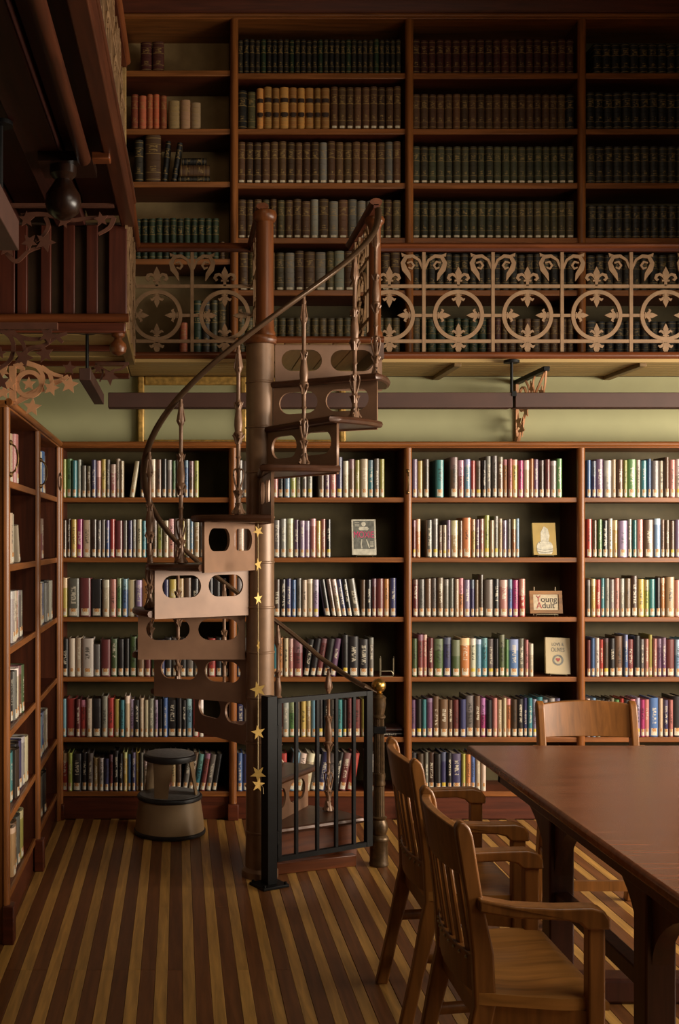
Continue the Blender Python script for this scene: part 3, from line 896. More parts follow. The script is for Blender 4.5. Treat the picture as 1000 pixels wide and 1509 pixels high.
# tread, riser and baluster shapes shared by the steps
def tread_mesh():
    a0, a1 = -4.0, 29.3
    R, r0 = 0.585, 0.055
    n = 14
    out = [SP(R + 0.0, a0 + (a1 - a0) * i / n, 0)[:2] for i in range(n + 1)]
    inn = [SP(r0, a1, 0)[:2], SP(r0, a0, 0)[:2]]
    m = MB().poly(out + inn, 0.03, lambda u, v, w_: (u, v, w_ - 0.015))
    lip = [SP(R, a0, -0.012)] 
    m.tube([SP(r0, a0, -0.015)] + [SP(R, a0 + (a1 - a0) * i / n, -0.015) for i in range(n + 1)], 0.0155, 8)
    m2 = MB()
    return m.mesh('tread', M['iron_dark'])
def slot(cx, cy, w2, h2, n=10):
    pts = []
    r = h2
    for i in range(n + 1):
        a = -PI / 2 + PI * i / n
        pts.append((cx + (w2 - r) + r * math.cos(a), cy + r * math.sin(a)))
    for i in range(n + 1):
        a = PI / 2 + PI * i / n
        pts.append((cx - (w2 - r) + r * math.cos(a), cy + r * math.sin(a)))
    return pts
def riser_mesh():
    L0, L1 = 0.07, 0.572
    H0, H1 = -0.036, RISE - 0.03
    me = holed('riser', [[(L0, H0), (L1, H0), (L1, H1), (L0, H1)], slot(0.195, 0.105, 0.095, 0.05), slot(0.432, 0.105, 0.102, 0.05)], 0.012)
    for v in me.vertices:
        u, h, t = v.co
        v.co = (u, t, h)
    me.materials.append(M['riser'])
    return me
def baluster_mesh():
    H = 0.715
    p = [(0.010, 0.0), (0.024, 0.004), (0.021, 0.016), (0.013, 0.04), (0.011, 0.075), (0.013, 0.09), (0.02, 0.1), (0.012, 0.108), (0.007, 0.125), (0.0065, 0.175), (0.012, 0.19), (0.009, 0.198), (0.008, 0.235), (0.0125, 0.243), (0.009, 0.25),
         (0.0095, 0.30), (0.012, 0.325), (0.019, 0.338), (0.021, 0.345), (0.015, 0.353), (0.0165, 0.365), (0.0185, 0.378), (0.0175, 0.40), (0.013, 0.435), (0.0105, 0.46), (0.016, 0.474), (0.010, 0.48),
         (0.0085, 0.49), (0.0085, 0.595), (0.012, 0.604), (0.0155, 0.615), (0.0165, 0.628), (0.013, 0.65), (0.009, 0.68), (0.011, 0.692), (0.007, 0.70), (0.007, H)]
    m = MB().lathe(p, 12)
    for k in range(4):                      # the open lyre and the leaves
        a = PI / 2 * k + 0.4
        c, s = math.cos(a), math.sin(a)
        m.tube([(r * c, r * s, zq) for r, zq in ((0.008, 0.112), (0.015, 0.135), (0.021, 0.165), (0.020, 0.186), (0.011, 0.195))], 0.004, 6)
        m.tube([(r * c, r * s, zq) for r, zq in ((0.009, 0.30), (0.015, 0.325), (0.024, 0.338), (0.026, 0.332))], [0.005, 0.006, 0.005, 0.002], 6)
        m.tube([(r * c, r * s, zq) for r, zq in ((0.010, 0.445), (0.014, 0.465), (0.021, 0.478))], [0.004, 0.005, 0.001], 6)
        m.tube([(r * c, r * s, zq) for r, zq in ((0.010, 0.07), (0.014, 0.09), (0.022, 0.103), (0.023, 0.098))], [0.004, 0.005, 0.004, 0.002], 6)
        m.tube([(r * c, r * s, zq) for r, zq in ((0.010, 0.605), (0.018, 0.622), (0.012, 0.655), (0.008, 0.68))], 0.0035, 6)
        m.tube([(r * c, r * s, zq) for r, zq in ((0.010, 0.05), (0.016, 0.02), (0.028, 0.006), (0.03, 0.010))], [0.006, 0.007, 0.007, 0.003], 6)
    return m.mesh('baluster', M['iron'])
TM, RMs, BMs = tread_mesh(), riser_mesh(), baluster_mesh()
for k in range(1, 13):
    zt = RISE * k
    if k <= 11:
        o = put('tread', TM, stair); o.location = (0, 0, zt); o.rotation_euler.z = math.radians(1 + 30 * k)
        b = put('baluster', BMs, stair); p = SP(0.535, 16 + 30 * k, zt); b.location = p
        b.rotation_euler.z = math.radians(16 + 30 * k)
    if k == 1:
        MB().box(0.07, 0.572, -0.012, 0.012, 0.0, RISE - 0.03).build('riser', M['mahogany'], stair).rotation_euler.z = math.radians(1 + 30 * k)
        continue
    r = put('riser', RMs, stair); r.location = (0, 0, zt - RISE); r.rotation_euler.z = math.radians(1 + 30 * k)
# bottom plinth strip and landing
m = MB(); m.box(0.06, 0.5, -0.02, 0.02, 0, 0.055)
o = m.build('plinth_strip', M['mahogany'], stair, bevel=0.004); o.rotation_euler.z = math.radians(20); 
zt = RISE * 12
for q in range(5):
    MB().box(0.113 * q + 0.002, 0.113 * (q + 1) - 0.002, -0.02, 0.80, zt - 0.03, zt).build('landing_board', M['soffit_y'], stair, bevel=0.003)
MB().tube([(-0.005, -0.022, zt - 0.012), (0.575, -0.022, zt - 0.012)], 0.017, 10).build('landing_nosing', M['mahogany'], stair)
MB().box(0.55, 0.575, -0.03, 0.80, zt - 0.10, zt - 0.02).build('landing_side', M['iron_dark'], stair)
# handrail helix and posts
pts = [(0.968 - CX - 0.012, 5.417 - CY - 0.004, 0.838), SP(0.575, 16.8, 0.848)]
for i in range(0, 96):
    deg = 17 + (353 - 17) * i / 95
    zb = RISE * (deg - 16) / 30
    zh = zb + 0.725
    if deg < 52: zh = 0.865 + (RISE * (52 - 16) / 30 + 0.725 - 0.865) * ((deg - 17) / 35) ** 1.6
    if deg > 335:
        zh += 0.02 * ((deg - 335) / 18) ** 1.5
    r = 0.545
    pts.append(SP(r, deg, zh))
MB().tube(pts, 0.016, 10, flat=(0.016, 0.012)).build('handrail', M['handrail'], stair)
tp = MB().lathe([(0.036, zt - 0.0), (0.036, zt + 0.02), (0.029, zt + 0.03), (0.028, 3.03), (0.034, 3.045), (0.044, 3.055), (0.046, 3.07), (0.04, 3.082), (0.002, 3.09)], 20, SP(0.535, -1.5, 0))
tp.build('wooden_post', M['mahogany_z'], stair)
# bottom newel
nx, ny = 0.968 - CX, 5.417 - CY
pr = [(0.045, 0.0), (0.047, 0.005), (0.047, 0.012), (0.044, 0.018), (0.044, 0.118), (0.048, 0.124), (0.048, 0.134), (0.042, 0.142), (0.034, 0.150), (0.040, 0.165), (0.044, 0.182), (0.041, 0.205), (0.033, 0.222), (0.036, 0.228), (0.040, 0.234), (0.029, 0.24),
      (0.0275, 0.385), (0.031, 0.39), (0.0315, 0.40), (0.029, 0.41), (0.0315, 0.43), (0.031, 0.445), (0.0275, 0.45), (0.0265, 0.64), (0.025, 0.705), (0.026, 0.71), (0.032, 0.715), (0.032, 0.722), (0.026, 0.73), (0.030, 0.755), (0.034, 0.78), (0.032, 0.80), (0.036, 0.812), (0.026, 0.822), (0.015, 0.828)]
n_ = MB().lathe(pr, 36, (nx, ny, 0), flutes=1).build('newel_post', M['newel_iron'], stair)
MB().lathe([(0.012, 0.825), (0.02, 0.832), (0.011, 0.838)] + [(0.0345 * math.sin(PI * t / 10 + 0.3 * (t == 0)), 0.869 - 0.0345 * math.cos(PI * t / 10)) for t in range(1, 10)] + [(0.002, 0.904)], 20, (nx, ny, 0)).build('brass_ball', M['brass'], n_)
MB().box(nx - 0.03, nx + 0.03, ny - 0.03, ny + 0.03, 0.64, 0.675).build('gate_latch_collar', M['black'], stair, bevel=0.003)

# ------------------------------------------------------------------ gate
gp = Vector((0.425, 5.10)); gq = Vector((0.925, 5.385))
gd = (gq - gp); gl = gd.length; ga = math.atan2(gd.y, gd.x)
gate = thing('gate', 'black metal bar gate closing off the foot of the spiral staircase', 'gate', (gp.x, gp.y, 0), None, ga)
MB().box(-0.042, 0.012, -0.027, 0.027, 0.012, 0.865).build('gate_post', M['black'], gate, bevel=0.003)
pl = MB().box(-0.085, 0.055, -0.06, 0.06, 0.0, 0.014).build('base_plate', M['black'], gate, bevel=0.003)
for sx in (-0.072, 0.042):
    for sy in (-0.047, 0.047):
        MB().lathe([(0.008, 0.013), (0.008, 0.022), (0.004, 0.025)], 6, (sx, sy, 0)).build('bolt', M['black'], pl)
Z0, Z1 = 0.105, 0.85
MB().box(0.025, gl, -0.011, 0.011, Z1 - 0.022, Z1).build('top_rail', M['black'], gate)
MB().box(0.025, gl, -0.011, 0.011, Z0, Z0 + 0.022).build('bottom_rail', M['black'], gate)
MB().box(0.025, 0.047, -0.011, 0.011, Z0, Z1).build('side_bar', M['black'], gate)
MB().box(gl - 0.034, gl, -0.013, 0.013, Z0, Z1).build('side_bar', M['black'], gate)
for t in (0.135, 0.255, 0.365, 0.470):
    MB().box(t - 0.0075, t + 0.0075, -0.0075, 0.0075, Z0 + 0.02, Z1 - 0.02).build('gate_bar', M['black'], gate)
for zc in (0.22, 0.70):
    MB().lathe([(0.011, -0.03), (0.011, 0.03)], 10, (0.018, -0.012, zc)).build('hinge', M['black'], gate)

# ------------------------------------------------------------------ star garland
gx, gy = PX(380, 4.93), 4.93
gar = thing('star_garland', 'string of gold card stars hanging in front of the stair column', 'garland', (gx, gy, PZ(1178, gy)))
ztop = RISE * 8 - 0.03
zbot = PZ(1160, gy)
MB().tube([(0, 0, ztop - gar.location.z), (0.001, 0, (ztop + zbot) / 2 - gar.location.z), (0, 0, zbot - gar.location.z)], 0.0015, 6).build('string', M['string'], gar)
for (py, R, rot, yaw) in ((783, 0.026, 0.5, 0.3), (832, 0.030, 0.2, 0.9), (882, 0.029, 0.1, 0.8), (951, 0.028, 0.3, 1.25), (1016, 0.038, 0.25, 0.1), (1079, 0.034, 0.15, 0.25), (1140, 0.037, 0.6, 0.1), (1156, 0.034, -0.2, 0.5)):
    m = MB(); m.poly(star_pts(0, 0, R, rot + PI / 2, 5, 0.40), 0.003, lambda u, v, w_: (u, w_, v))
    o = m.build('star', M['star'], gar, smooth=0)
    o.location = (0, -0.005, PZ(py, gy) - gar.location.z); o.rotation_euler = (0, 0, yaw)
MB().tube([(0, 0, zbot - gar.location.z), (0.014, 0, zbot + 0.012 - gar.location.z), (0.022, -0.004, zbot - 0.0 - gar.location.z), (0.024, 0, zbot - 0.03 - gar.location.z)], 0.0015, 6).build('loose_end', M['string'], gar)

# ------------------------------------------------------------------ step stool
SX, SY = PX(250, 6.02), 6.02
st_ = thing('step_stool', 'round beige rolling step stool with black rims before the low shelves', 'stool', (SX, SY, 0), None, 0.0)
MB().lathe([(0.186, 0.018), (0.186, 0.03), (0.178, 0.10), (0.168, 0.165), (0.166, 0.185), (0.15, 0.188)], 40).build('lower_drum', M['stool'], st_)
MB().lathe([(0.19, 0.004), (0.193, 0.01), (0.193, 0.02), (0.185, 0.026)], 40).build('bottom_bumper', M['rubber'], st_)
MB().lathe([(0.165, 0.186), (0.174, 0.19), (0.176, 0.2), (0.172, 0.208), (0.162, 0.211)], 40).build('lower_rim', M['rubber'], st_)
MB().lathe([(0.161, 0.200), (0.161, 0.2125), (0.155, 0.2135)], 40).build('lower_tread', M['tread_grey'], st_)
for a in (140, 252, 352):
    m = MB()
    a0, a1 = math.radians(a - 26), math.radians(a + 26)
    n = 8
    vs, fs = [], []
    for i in range(n + 1):
        for r, zq, k in ((0.125, 0.405, 1.0), (0.15, 0.212, 0.55), (0.143, 0.212, 0.55), (0.118, 0.405, 1.0)):
            t = math.radians(a) + (a0 - math.radians(a) + (a1 - a0) * i / n) * k
            vs.append((r * math.cos(t), r * math.sin(t), zq))
    for i in range(n):
        for j in range(4):
            k = (j + 1) % 4
            fs.append((4 * i + j, 4 * i + k, 4 * i + 4 + k, 4 * i + 4 + j))
    fs += [(3, 2, 1, 0), tuple(4 * n + j for j in range(4))]
    m.add(vs, fs).build('leg', M['stool'], st_)
MB().lathe([(0.126, 0.39), (0.14, 0.395), (0.143, 0.41), (0.14, 0.422), (0.13, 0.428)], 36).build('upper_rim', M['rubber'], st_)
MB().lathe([(0.131, 0.41), (0.131, 0.4285), (0.125, 0.430)], 36).build('upper_tread', M['tread_grey'], st_)

# ------------------------------------------------------------------ table
TY0, TY1, TX0, TX1 = 2.42, 4.443, 1.142, 2.45
tb = thing('library_table', 'large brown wooden reading table with arched dark underframe', 'table', ((TX0 + TX1) / 2, (TY0 + TY1) / 2, 0))
MB().box(TX0, TX1, TY0, TY1, 0.728, 0.76).build('tabletop', M['table'], tb, bevel=0.010, seg=3)
for x in (TX0 + 0.09, TX1 - 0.12):
    MB().box(x, x + 0.028, TY0 + 0.12, TY1 - 0.12, 0.64, 0.728).build('apron', M['table_dark'], tb, bevel=0.003)
for y in (TY0 + 0.12, TY1 - 0.148):
    MB().box(TX0 + 0.09, TX1 - 0.09, y, y + 0.028, 0.64, 0.728).build('apron', M['table_dark'], tb, bevel=0.003)
LYs = (3.06, 3.84)
for x in (1.30, 2.29):
    for y in LYs:
        MB().box(x - 0.042, x + 0.042, y - 0.042, y + 0.042, 0.08, 0.66).build('leg', M['table_dark'], tb, bevel=0.006)
    # curved brackets each side of each leg
    for y, sg, ln in ((LYs[1], 1, 0.50), (LYs[1], -1, 0.34), (LYs[0], 1, 0.34), (LYs[0], -1, 0.50)):
        pts = [(y + sg * 0.03, 0.70), (y + sg * ln, 0.70), (y + sg * ln, 0.655)]
        for i in range(1, 11):
            t = PI / 2 * i / 10
            pts.append((y + sg * (ln - (ln - 0.04) * math.sin(t)), 0.655 - 0.24 * (1 - math.cos(t)) - 0.0))
        pts.append((y + sg * 0.03, 0.41))
        m = MB(); m.poly(pts, 0.05, lambda u, v, w_, x=x: (x + w_, u, v)); m.build('curved_bracket', M['table_dark'], tb)
    MB().box(x - 0.025, x + 0.025, LYs[0], LYs[1], 0.33, 0.38).build('stretcher', M['table_dark'], tb, bevel=0.004)
for y in LYs:
    MB().box(1.16, 2.43, y - 0.05, y + 0.05, 0.0, 0.085).build('foot', M['table_dark'], tb, bevel=0.012)
settle(tb)

# ------------------------------------------------------------------ chairs
def chair(label, loc, rz, slats=True, group='oak armchairs at the table'):
    r = thing('armchair', label, 'chair', loc, group, rz)
    W = 0.200
    def bx(z):           # line of the back in side view
        pts = ((0, -0.035), (0.42, 0.058), (0.55, 0.052), (0.89, -0.002))
        for (z0, a), (z1, b) in zip(pts, pts[1:]):
            if z <= z1: return a + (b - a) * (z - z0) / (z1 - z0)
        return pts[-1][1]
    for sg in (-1, 1):
        front, back = [], []
        for z in (0, 0.2, 0.36, 0.42, 0.48, 0.55, 0.66, 0.78, 0.84):
            h = 0.021 + 0.006 * (0.3 < z < 0.6)
            front.append((bx(z) + h, z)); back.append((bx(z) - h, z))
        cap = [(bx(0.86) + 0.016, 0.862), (bx(0.875) + 0.004, 0.876), (bx(0.875) - 0.008, 0.876), (bx(0.86) - 0.019, 0.862)]
        m = MB(); m.poly(front + cap + back[::-1], 0.032, lambda u, v, w_: (u, sg * W + w_, v))
        m.build('rear_leg_post', M['chair'], r, bevel=0.007, seg=3)
    def curved(z0, z1, th, nm, mat, y0=-W, y1=W, dip=0.0, parent=r, n=12):
        m = MB()
        vs, fs = [], []
        for i in range(n + 1):
            y = y0 + (y1 - y0) * i / n
            o = -0.032 * (1 - (y / W) ** 2)
            zt = z1 + dip * (1 - (y / W) ** 2)
            for z, dx in ((z0, th / 2), (zt, th / 2), (zt, -th / 2), (z0, -th / 2)):
                vs.append((bx(z) + o + dx, y, z))
        for i in range(n):
            for j in range(4):
                k = (j + 1) % 4
                fs.append((4 * i + j, 4 * i + k, 4 * i + 4 + k, 4 * i + 4 + j))
        fs += [(3, 2, 1, 0), tuple(4 * n + j for j in range(4))]
        return m.add(vs, fs).build(nm, mat, parent, bevel=0.003)
    curved(0.735 if slats else 0.722, 0.853 if slats else 0.862, 0.024, 'crest_rail', M['chair'], dip=0.012)
    lr = curved(0.44, 0.535, 0.026, 'lower_back_rail', M['chair'])
    s = MB()
    for i in range(9):
        y = -0.15 + 0.3 * i / 8
        s.ball((bx(0.52) - 0.032 * (1 - (y / W) ** 2) - 0.014, y, 0.52), 0.0045, 8, 6)
    s.build('brass_stud_row', M['wire'], lr)
    for i in range(6 if slats else 0):
        y = -0.14 + 0.28 * i / 5
        curved(0.525, 0.745, 0.011, 'back_slat', M['chair'], y - 0.0135, y + 0.0135, n=2)
    # dished seat
    n, k_ = 14, 14
    vs, fs = [], []
    for j in range(k_ + 1):
        for i in range(n + 1):
            u, v = i / n, j / k_
            wdt = 0.215 + 0.035 * min(1, u * 1.6)
            x, y = 0.035 + 0.315 * u, -wdt + 2 * wdt * v
            d = 0.014 * math.exp(-((u - 0.42) / 0.3) ** 2) * (math.exp(-((v - 0.28) / 0.2) ** 2) + math.exp(-((v - 0.72) / 0.2) ** 2))
            fr = 0.012 * max(0, (u - 0.9) / 0.1) ** 2
            vs.append((x, y, 0.455 - d - fr))
    nn = len(vs)
    vs += [(a, b, 0.425) for a, b, c in vs]
    W1 = n + 1
    for j in range(k_):
        for i in range(n):
            q = j * W1 + i
            fs.append((q, q + 1, q + W1 + 1, q + W1)); fs.append((nn + q, nn + q + W1, nn + q + W1 + 1, nn + q + 1))
    for i in range(n):
        fs.append((i, nn + i, nn + i + 1, i + 1)); q = k_ * W1 + i; fs.append((q, q + 1, nn + q + 1, nn + q))
    for j in range(k_):
        q = j * W1; fs.append((q, q + W1, nn + q + W1, nn + q)); q = j * W1 + n; fs.append((q, nn + q, nn + q + W1, q + W1))
    MB().add(vs, fs).build('seat', M['chair_seat_lit'], r, smooth=50)
    for sg in (-1, 1):
        yy = sg * 0.250
        MB().box(0.292, 0.334, yy - 0.02, yy + 0.02, 0.0, 0.655).build('front_leg_post', M['chair'], r, bevel=0.006)
        # arm: runs forward from the back post and turns down over the front post
        top = [(bx(0.66) - 0.0, 0.692), (0.12, 0.682), (0.22, 0.682), (0.30, 0.684), (0.33, 0.676), (0.343, 0.655), (0.345, 0.63)]
        bot = [(0.285, 0.63), (0.27, 0.645), (0.24, 0.652), (0.12, 0.652), (bx(0.66) - 0.0, 0.66)]
        m = MB()
        pts = top + bot
        nP = len(pts)
        def off(u): return sg * (0.214 + 0.036 * min(1, max(0, (u - 0.03) / 0.15)))
        vs = [(u, off(u) - 0.026, v) for u, v in pts] + [(u, off(u) + 0.026, v) for u, v in pts]
        fs = [tuple(range(nP - 1, -1, -1)), tuple(range(nP, 2 * nP))] + [(i, (i + 1) % nP, nP + (i + 1) % nP, nP + i) for i in range(nP)]
        m.add(vs, fs).build('arm', M['chair'], r, bevel=0.006, seg=3)
        MB().add([(0.06, sg * 0.20 - 0.011, 0.355), (0.06, sg * 0.20 + 0.011, 0.355), (0.30, sg * 0.245 + 0.011, 0.355), (0.30, sg * 0.245 - 0.011, 0.355),
                  (0.06, sg * 0.20 - 0.011, 0.426), (0.06, sg * 0.20 + 0.011, 0.426), (0.30, sg * 0.245 + 0.011, 0.426), (0.30, sg * 0.245 - 0.011, 0.426)],
                 [(0, 3, 2, 1), (4, 5, 6, 7), (0, 1, 5, 4), (1, 2, 6, 5), (2, 3, 7, 6), (3, 0, 4, 7)]).build('side_rail', M['chair'], r)
        MB().tube([(bx(0.24), sg * W, 0.24), (0.31, sg * 0.25, 0.24)], 0.013, 8, flat=(0.009, 0.018)).build('stretcher', M['chair'], r)
    MB().box(0.30, 0.322, -0.24, 0.24, 0.36, 0.426).build('front_rail', M['chair'], r)
    MB().box(0.045, 0.067, -W, W, 0.36, 0.426).build('back_rail', M['chair'], r)
    MB().box(0.302, 0.322, -0.24, 0.24, 0.15, 0.19).build('front_stretcher', M['chair'], r)
    return r
chair('oak slat-back armchair in front, its dished seat and far arm showing', (0.702, 2.985, 0), 0)
chair('oak slat-back armchair behind the frontmost one, nearer the newel post', (0.755, 3.78, 0), 0)
chair('oak armchair at the head of the table with only its crest rail showing', (1.765, 4.86, 0), -PI / 2, False)

# ================================================================== books
def book_unit():
    """a unit hardback: cover wraps three sides of the page block; spine faces -y"""
    t = 0.11
    outer = [(0, 1), (0, 0.05), (0.06, 0.02), (0.2, -0.01), (0.5, -0.025), (0.8, -0.01), (0.94, 0.02), (1, 0.05), (1, 1)]
    inner = [(1 - t, 1), (1 - t, 0.06), (t, 0.06), (t, 1)]
    pts = outer + inner
    n = len(pts)
    m = MB(); m.add([(x, y, 0) for x, y in pts] + [(x, y, 1) for x, y in pts],
                    [tuple(range(n - 1, -1, -1)), tuple(range(n, 2 * n))] + [(i, (i + 1) % n, n + (i + 1) % n, n + i) for i in range(n)])
    return m
def finish_uv(me):
    uv = me.uv_layers.new(name='UVMap')
    for p in me.polygons:
        for li in p.loop_indices:
            v = me.vertices[me.loops[li].vertex_index].co
            uv.data[li].uv = (v.x, v.z) if abs(p.normal.z) < 0.5 and p.normal.y < -0.1 else (0.02, v.z)
    return me
BOOK = finish_uv(book_unit().mesh('book_cover', M['cover'], 50))
PAGES = MB().box(0.1, 0.9, 0.06, 0.97, 0.02, 0.975).mesh('page_block', M['page'], 0)
def label_unit(z0=0.03, z1=0.215):
    pts = [(0.17, -0.006), (0.32, -0.025), (0.5, -0.032), (0.68, -0.025), (0.83, -0.006)]
    vs = [(x, y, z0) for x, y in pts] + [(x, y, z1) for x, y in pts]
    m = MB().add(vs, [(i, i + 1, 6 + i, 5 + i) for i in range(4)])
    me = bpy.data.meshes.new('spine_label'); me.from_pydata(m.v, [], m.f); me.shade_smooth()
    uv = me.uv_layers.new(name='UVMap')
    for p in me.polygons:
        for li in p.loop_indices:
            v = me.vertices[me.loops[li].vertex_index].co
            uv.data[li].uv = ((v.x - 0.17) / 0.66, (v.z - z0) / (z1 - z0))
    me.materials.append(M['label'])
    return me
LABEL = label_unit()

PAL = {'w': ('white', (.55, .50, .40)), 'c': ('cream', (.45, .37, .25)), 't': ('tan', (.34, .22, .11)), 'n': ('brown', (.13, .075, .045)), 'd': ('dark brown', (.055, .032, .02)),
       'k': ('black', (.018, .016, .017)), 'g': ('grey', (.13, .115, .10)), 's': ('silver grey', (.27, .25, .22)), 'v': ('navy', (.045, .045, .11)), 'b': ('blue', (.07, .13, .29)), 'l': ('light blue', (.17, .29, .40)),
       'e': ('teal', (.05, .19, .21)), 'r': ('green', (.10, .21, .07)), 'f': ('dark green', (.06, .09, .035)), 'o': ('olive', (.32, .32, .08)), 'y': ('yellow', (.48, .34, .09)),
       'a': ('orange', (.44, .17, .06)), 'R': ('red', (.36, .045, .035)), 'm': ('maroon', (.14, .035, .035)), 'p': ('pink', (.42, .17, .15)), 'M': ('magenta', (.34, .04, .15)),
       'u': ('purple', (.13, .065, .13)), 'i': ('lilac', (.25, .18, .28))}
def parse(s):
    out = []
    for tok in s.split():
        d = dict(c=tok[0], w=1.0, h=0.0, lean=0, gap=tok[0] == '.')
        for ch in tok[1:]:
            if ch == '+': d['w'] = 1.5
            if ch == '-': d['w'] = 0.75
            if ch == '^': d['h'] = 0.018
            if ch == '_': d['h'] = -0.028
            if ch == '<': d['lean'] = -1
            if ch == '>': d['lean'] = 1
        out.append(d)
    return out
ORD = 'first second third fourth fifth sixth seventh eighth ninth tenth eleventh twelfth thirteenth fourteenth fifteenth sixteenth seventeenth eighteenth nineteenth twentieth twenty-first twenty-second twenty-third twenty-fourth twenty-fifth twenty-sixth twenty-seventh twenty-eighth twenty-ninth thirtieth'.split()
SHN = ['top shelf', 'second shelf', 'third shelf', 'fourth shelf', 'fifth shelf', 'bottom shelf']
BAYN = {2: 'bay behind the gate', 3: 'bay with the framed sign', 4: 'bay beyond the framed sign'}

def layout(s, x0, x1, rng):
    """books of one row: (x, width, height, depth, lean angle, lift, code) from X0 to X1"""
    bs = parse(s)
    ws = [b['w'] * rng.uniform(0.9, 1.1) for b in bs]
    H = [0.212 + b['h'] + rng.uniform(-0.007, 0.007) for b in bs]
    LA = math.radians(9)
    fixed = 0
    for i, b in enumerate(bs):
        if b['lean'] < 0 and (i == 0 or bs[i - 1]['lean'] >= 0): fixed += H[i] * math.sin(LA)
        if b['lean'] > 0 and (i + 1 == len(bs) or bs[i + 1]['lean'] <= 0): fixed += H[i] * math.sin(LA)
    k = (x1 - x0 - fixed) / sum(ws)
    x = x0
    out = []
    for i, b in enumerate(bs):
        wd = ws[i] * k
        if b['lean'] < 0 and (i == 0 or bs[i - 1]['lean'] >= 0): x += H[i] * math.sin(LA)
        if not b['gap']:
            ang = LA * b['lean'] if b['lean'] else rng.uniform(-0.006, 0.006) * 0
            lift = wd * math.sin(abs(LA)) if b['lean'] > 0 else 0.0
            out.append((x, (wd - 0.0012) * (math.cos(LA) if b['lean'] else 1), H[i], rng.uniform(0.14, 0.155), ang, lift, b['c'], b['w'], b['h'], b['lean']))
        x += wd
        if b['lean'] > 0 and (i + 1 == len(bs) or bs[i + 1]['lean'] <= 0): x += H[i] * math.sin(LA)
    return out

ROWS = {
    2: [("s g c n g p p k l o s g s . n u p v^ c n o c+ e g o", 349, 567), ("c g n g k g s c u- i- i- p- y- p- k-", 349, 488), ("s g n t c d k- v- b- g- c- c- i- k< n-< c-< v-< k-< g< n- k- m- m a- v", 349, 584),
        ("b g R c d e a- c- p- m+ k> k> m> k> u> k^ k^+ k+ g-", 349, 551), ("v w p i n R+ s r n- y- t- l k k g e- k- m- m+ o-", 349, 540), ("b- v- o r e a R l> c> c> g> v> g> k-> m> R> . s", 349, 553)],
    3: [("i y d . e+ . n+^ p l R n k- s^ g^ n^ a- p- y M c a- u d m s r", 607, 829), ("m- a- . g g n_- c_- i- t+ n- a+^ y- u- p- o^ c- g^- t- i- g- a- l-", 607, 766), ("m g n g n g g c- a- i v- n- d^ g+ k p+ b- M R", 608, 774),
        ("f m^ p^- m f+ v+ f+ a+ w l e g k- f^ r- b+ g p- c_-", 606, 786), ("u k e- u n^ n+ n- m v g^+ n^ M k p- c- c- a- d k v- e- i- e^ s s v", 605, 826), ("k d g- d k v k- v+ o- a- b- c- w-", 605, 716)],
    4: [("b- v- u+ s+ c- n o- r+ c- e b- g+ w- n^- p w n", 864, 1012), ("R n- r- k w- y- i+ g- e- p n+ l n- n- n- i g", 864, 1012), ("g- y- R- e- s- s- p- s- n d^ y o- e k- a- t^+ p g", 864, 1012),
        ("m- b- w- R- d k n+^ b^- m k^ g- p- o^- p- u- u- m+ l e", 864, 1012), ("w- l- c- k- d- n- r- R- k R i- M- p- b+ c- v- p- k^+", 864, 1006)],
}
ROW1 = [("o- r e s- g_ n_ v p y g- p_ c- c- . c> k- g c n k s r- g- i- b- n o", 92, 293), ("n- d- y M c+ d g- s- b- R m+ g v- s- c e- k n o c p s y s- l- t g", 92, 302), ("y- g+ m+ k+ c p r- b- c i a+ f- g- v- y t n k c k k d", 91, 335),
        ("k w c w+ g_ m+ f k k- f^ n m f v k g k g g n R k d", 91, 338), ("l- R+ m- R c k+ s^ R y e- c^- i- k- c- c- s i- k- b- k+ k- k- l R w-", 91, 300), ("R o- k+ k g t_ s_ v_ m- k^ k- y- b- v- y- g- c- n k l p t d g> n> e> m> g> k>", 91, 328)]
used = set()
def size_word(w_, h, lean):
    if lean: return 'leaning '
    if h > 0: return 'tall '
    if h < 0: return 'short '
    if w_ > 1.2: return 'thick '
    if w_ < 0.9: return 'thin '
    return ''
BF = D + 0.022        # where the spines stand
rng = random.Random(11)
def col_jit(c, rng, j=0.18):
    k = 1 + rng.uniform(-j, j)
    return tuple(max(0.004, v * k * (1 + rng.uniform(-0.08, 0.08))) for v in c) + (1.0,)
for bay, rows in ROWS.items():
    for ri, (s, xa, xb) in enumerate(rows):
        items = layout(s, PX(xa, BF), PX(xb, BF), rng)
        for i, (x, wd, h, dp, ang, lift, c, w_, hh, lean) in enumerate(items):
            nm, colr = PAL[c]
            b = bpy.data.objects.new('library_book', BOOK); COL.objects.link(b)
            b.location = (x, BF + rng.uniform(-0.006, 0.008), SHELF[ri] + lift + 0.0008); b.rotation_euler = (0, ang, 0); b.scale = (wd, dp, h)
            b.color = col_jit(colr, rng)
            pv = PAL[items[i - 1][6]][0] if i else None
            nx_ = PAL[items[i + 1][6]][0] if i + 1 < len(items) else None
            sw = size_word(w_, hh, lean)
            if pv and nx_: lab = f"{sw}{nm} book between {pv} and {nx_} ones, {SHN[ri]}, {BAYN[bay]}"
            elif nx_: lab = f"{sw}{nm} book at row start beside {nx_} one, {SHN[ri]}, {BAYN[bay]}"
            else: lab = f"{sw}{nm} book ending the row after {pv} one, {SHN[ri]}, {BAYN[bay]}"
            if lab in used or len(lab.split()) > 16:
                lab = f"{sw}{nm} book, {ORD[i]} from the corner end, {SHN[ri]}, {BAYN[bay]}"
            used.add(lab)
            tag(b, lab, 'book', f'library books on the {SHN[ri]} of the {BAYN[bay]}')
            put('page_block', PAGES, b); put('spine_label', LABEL, b)

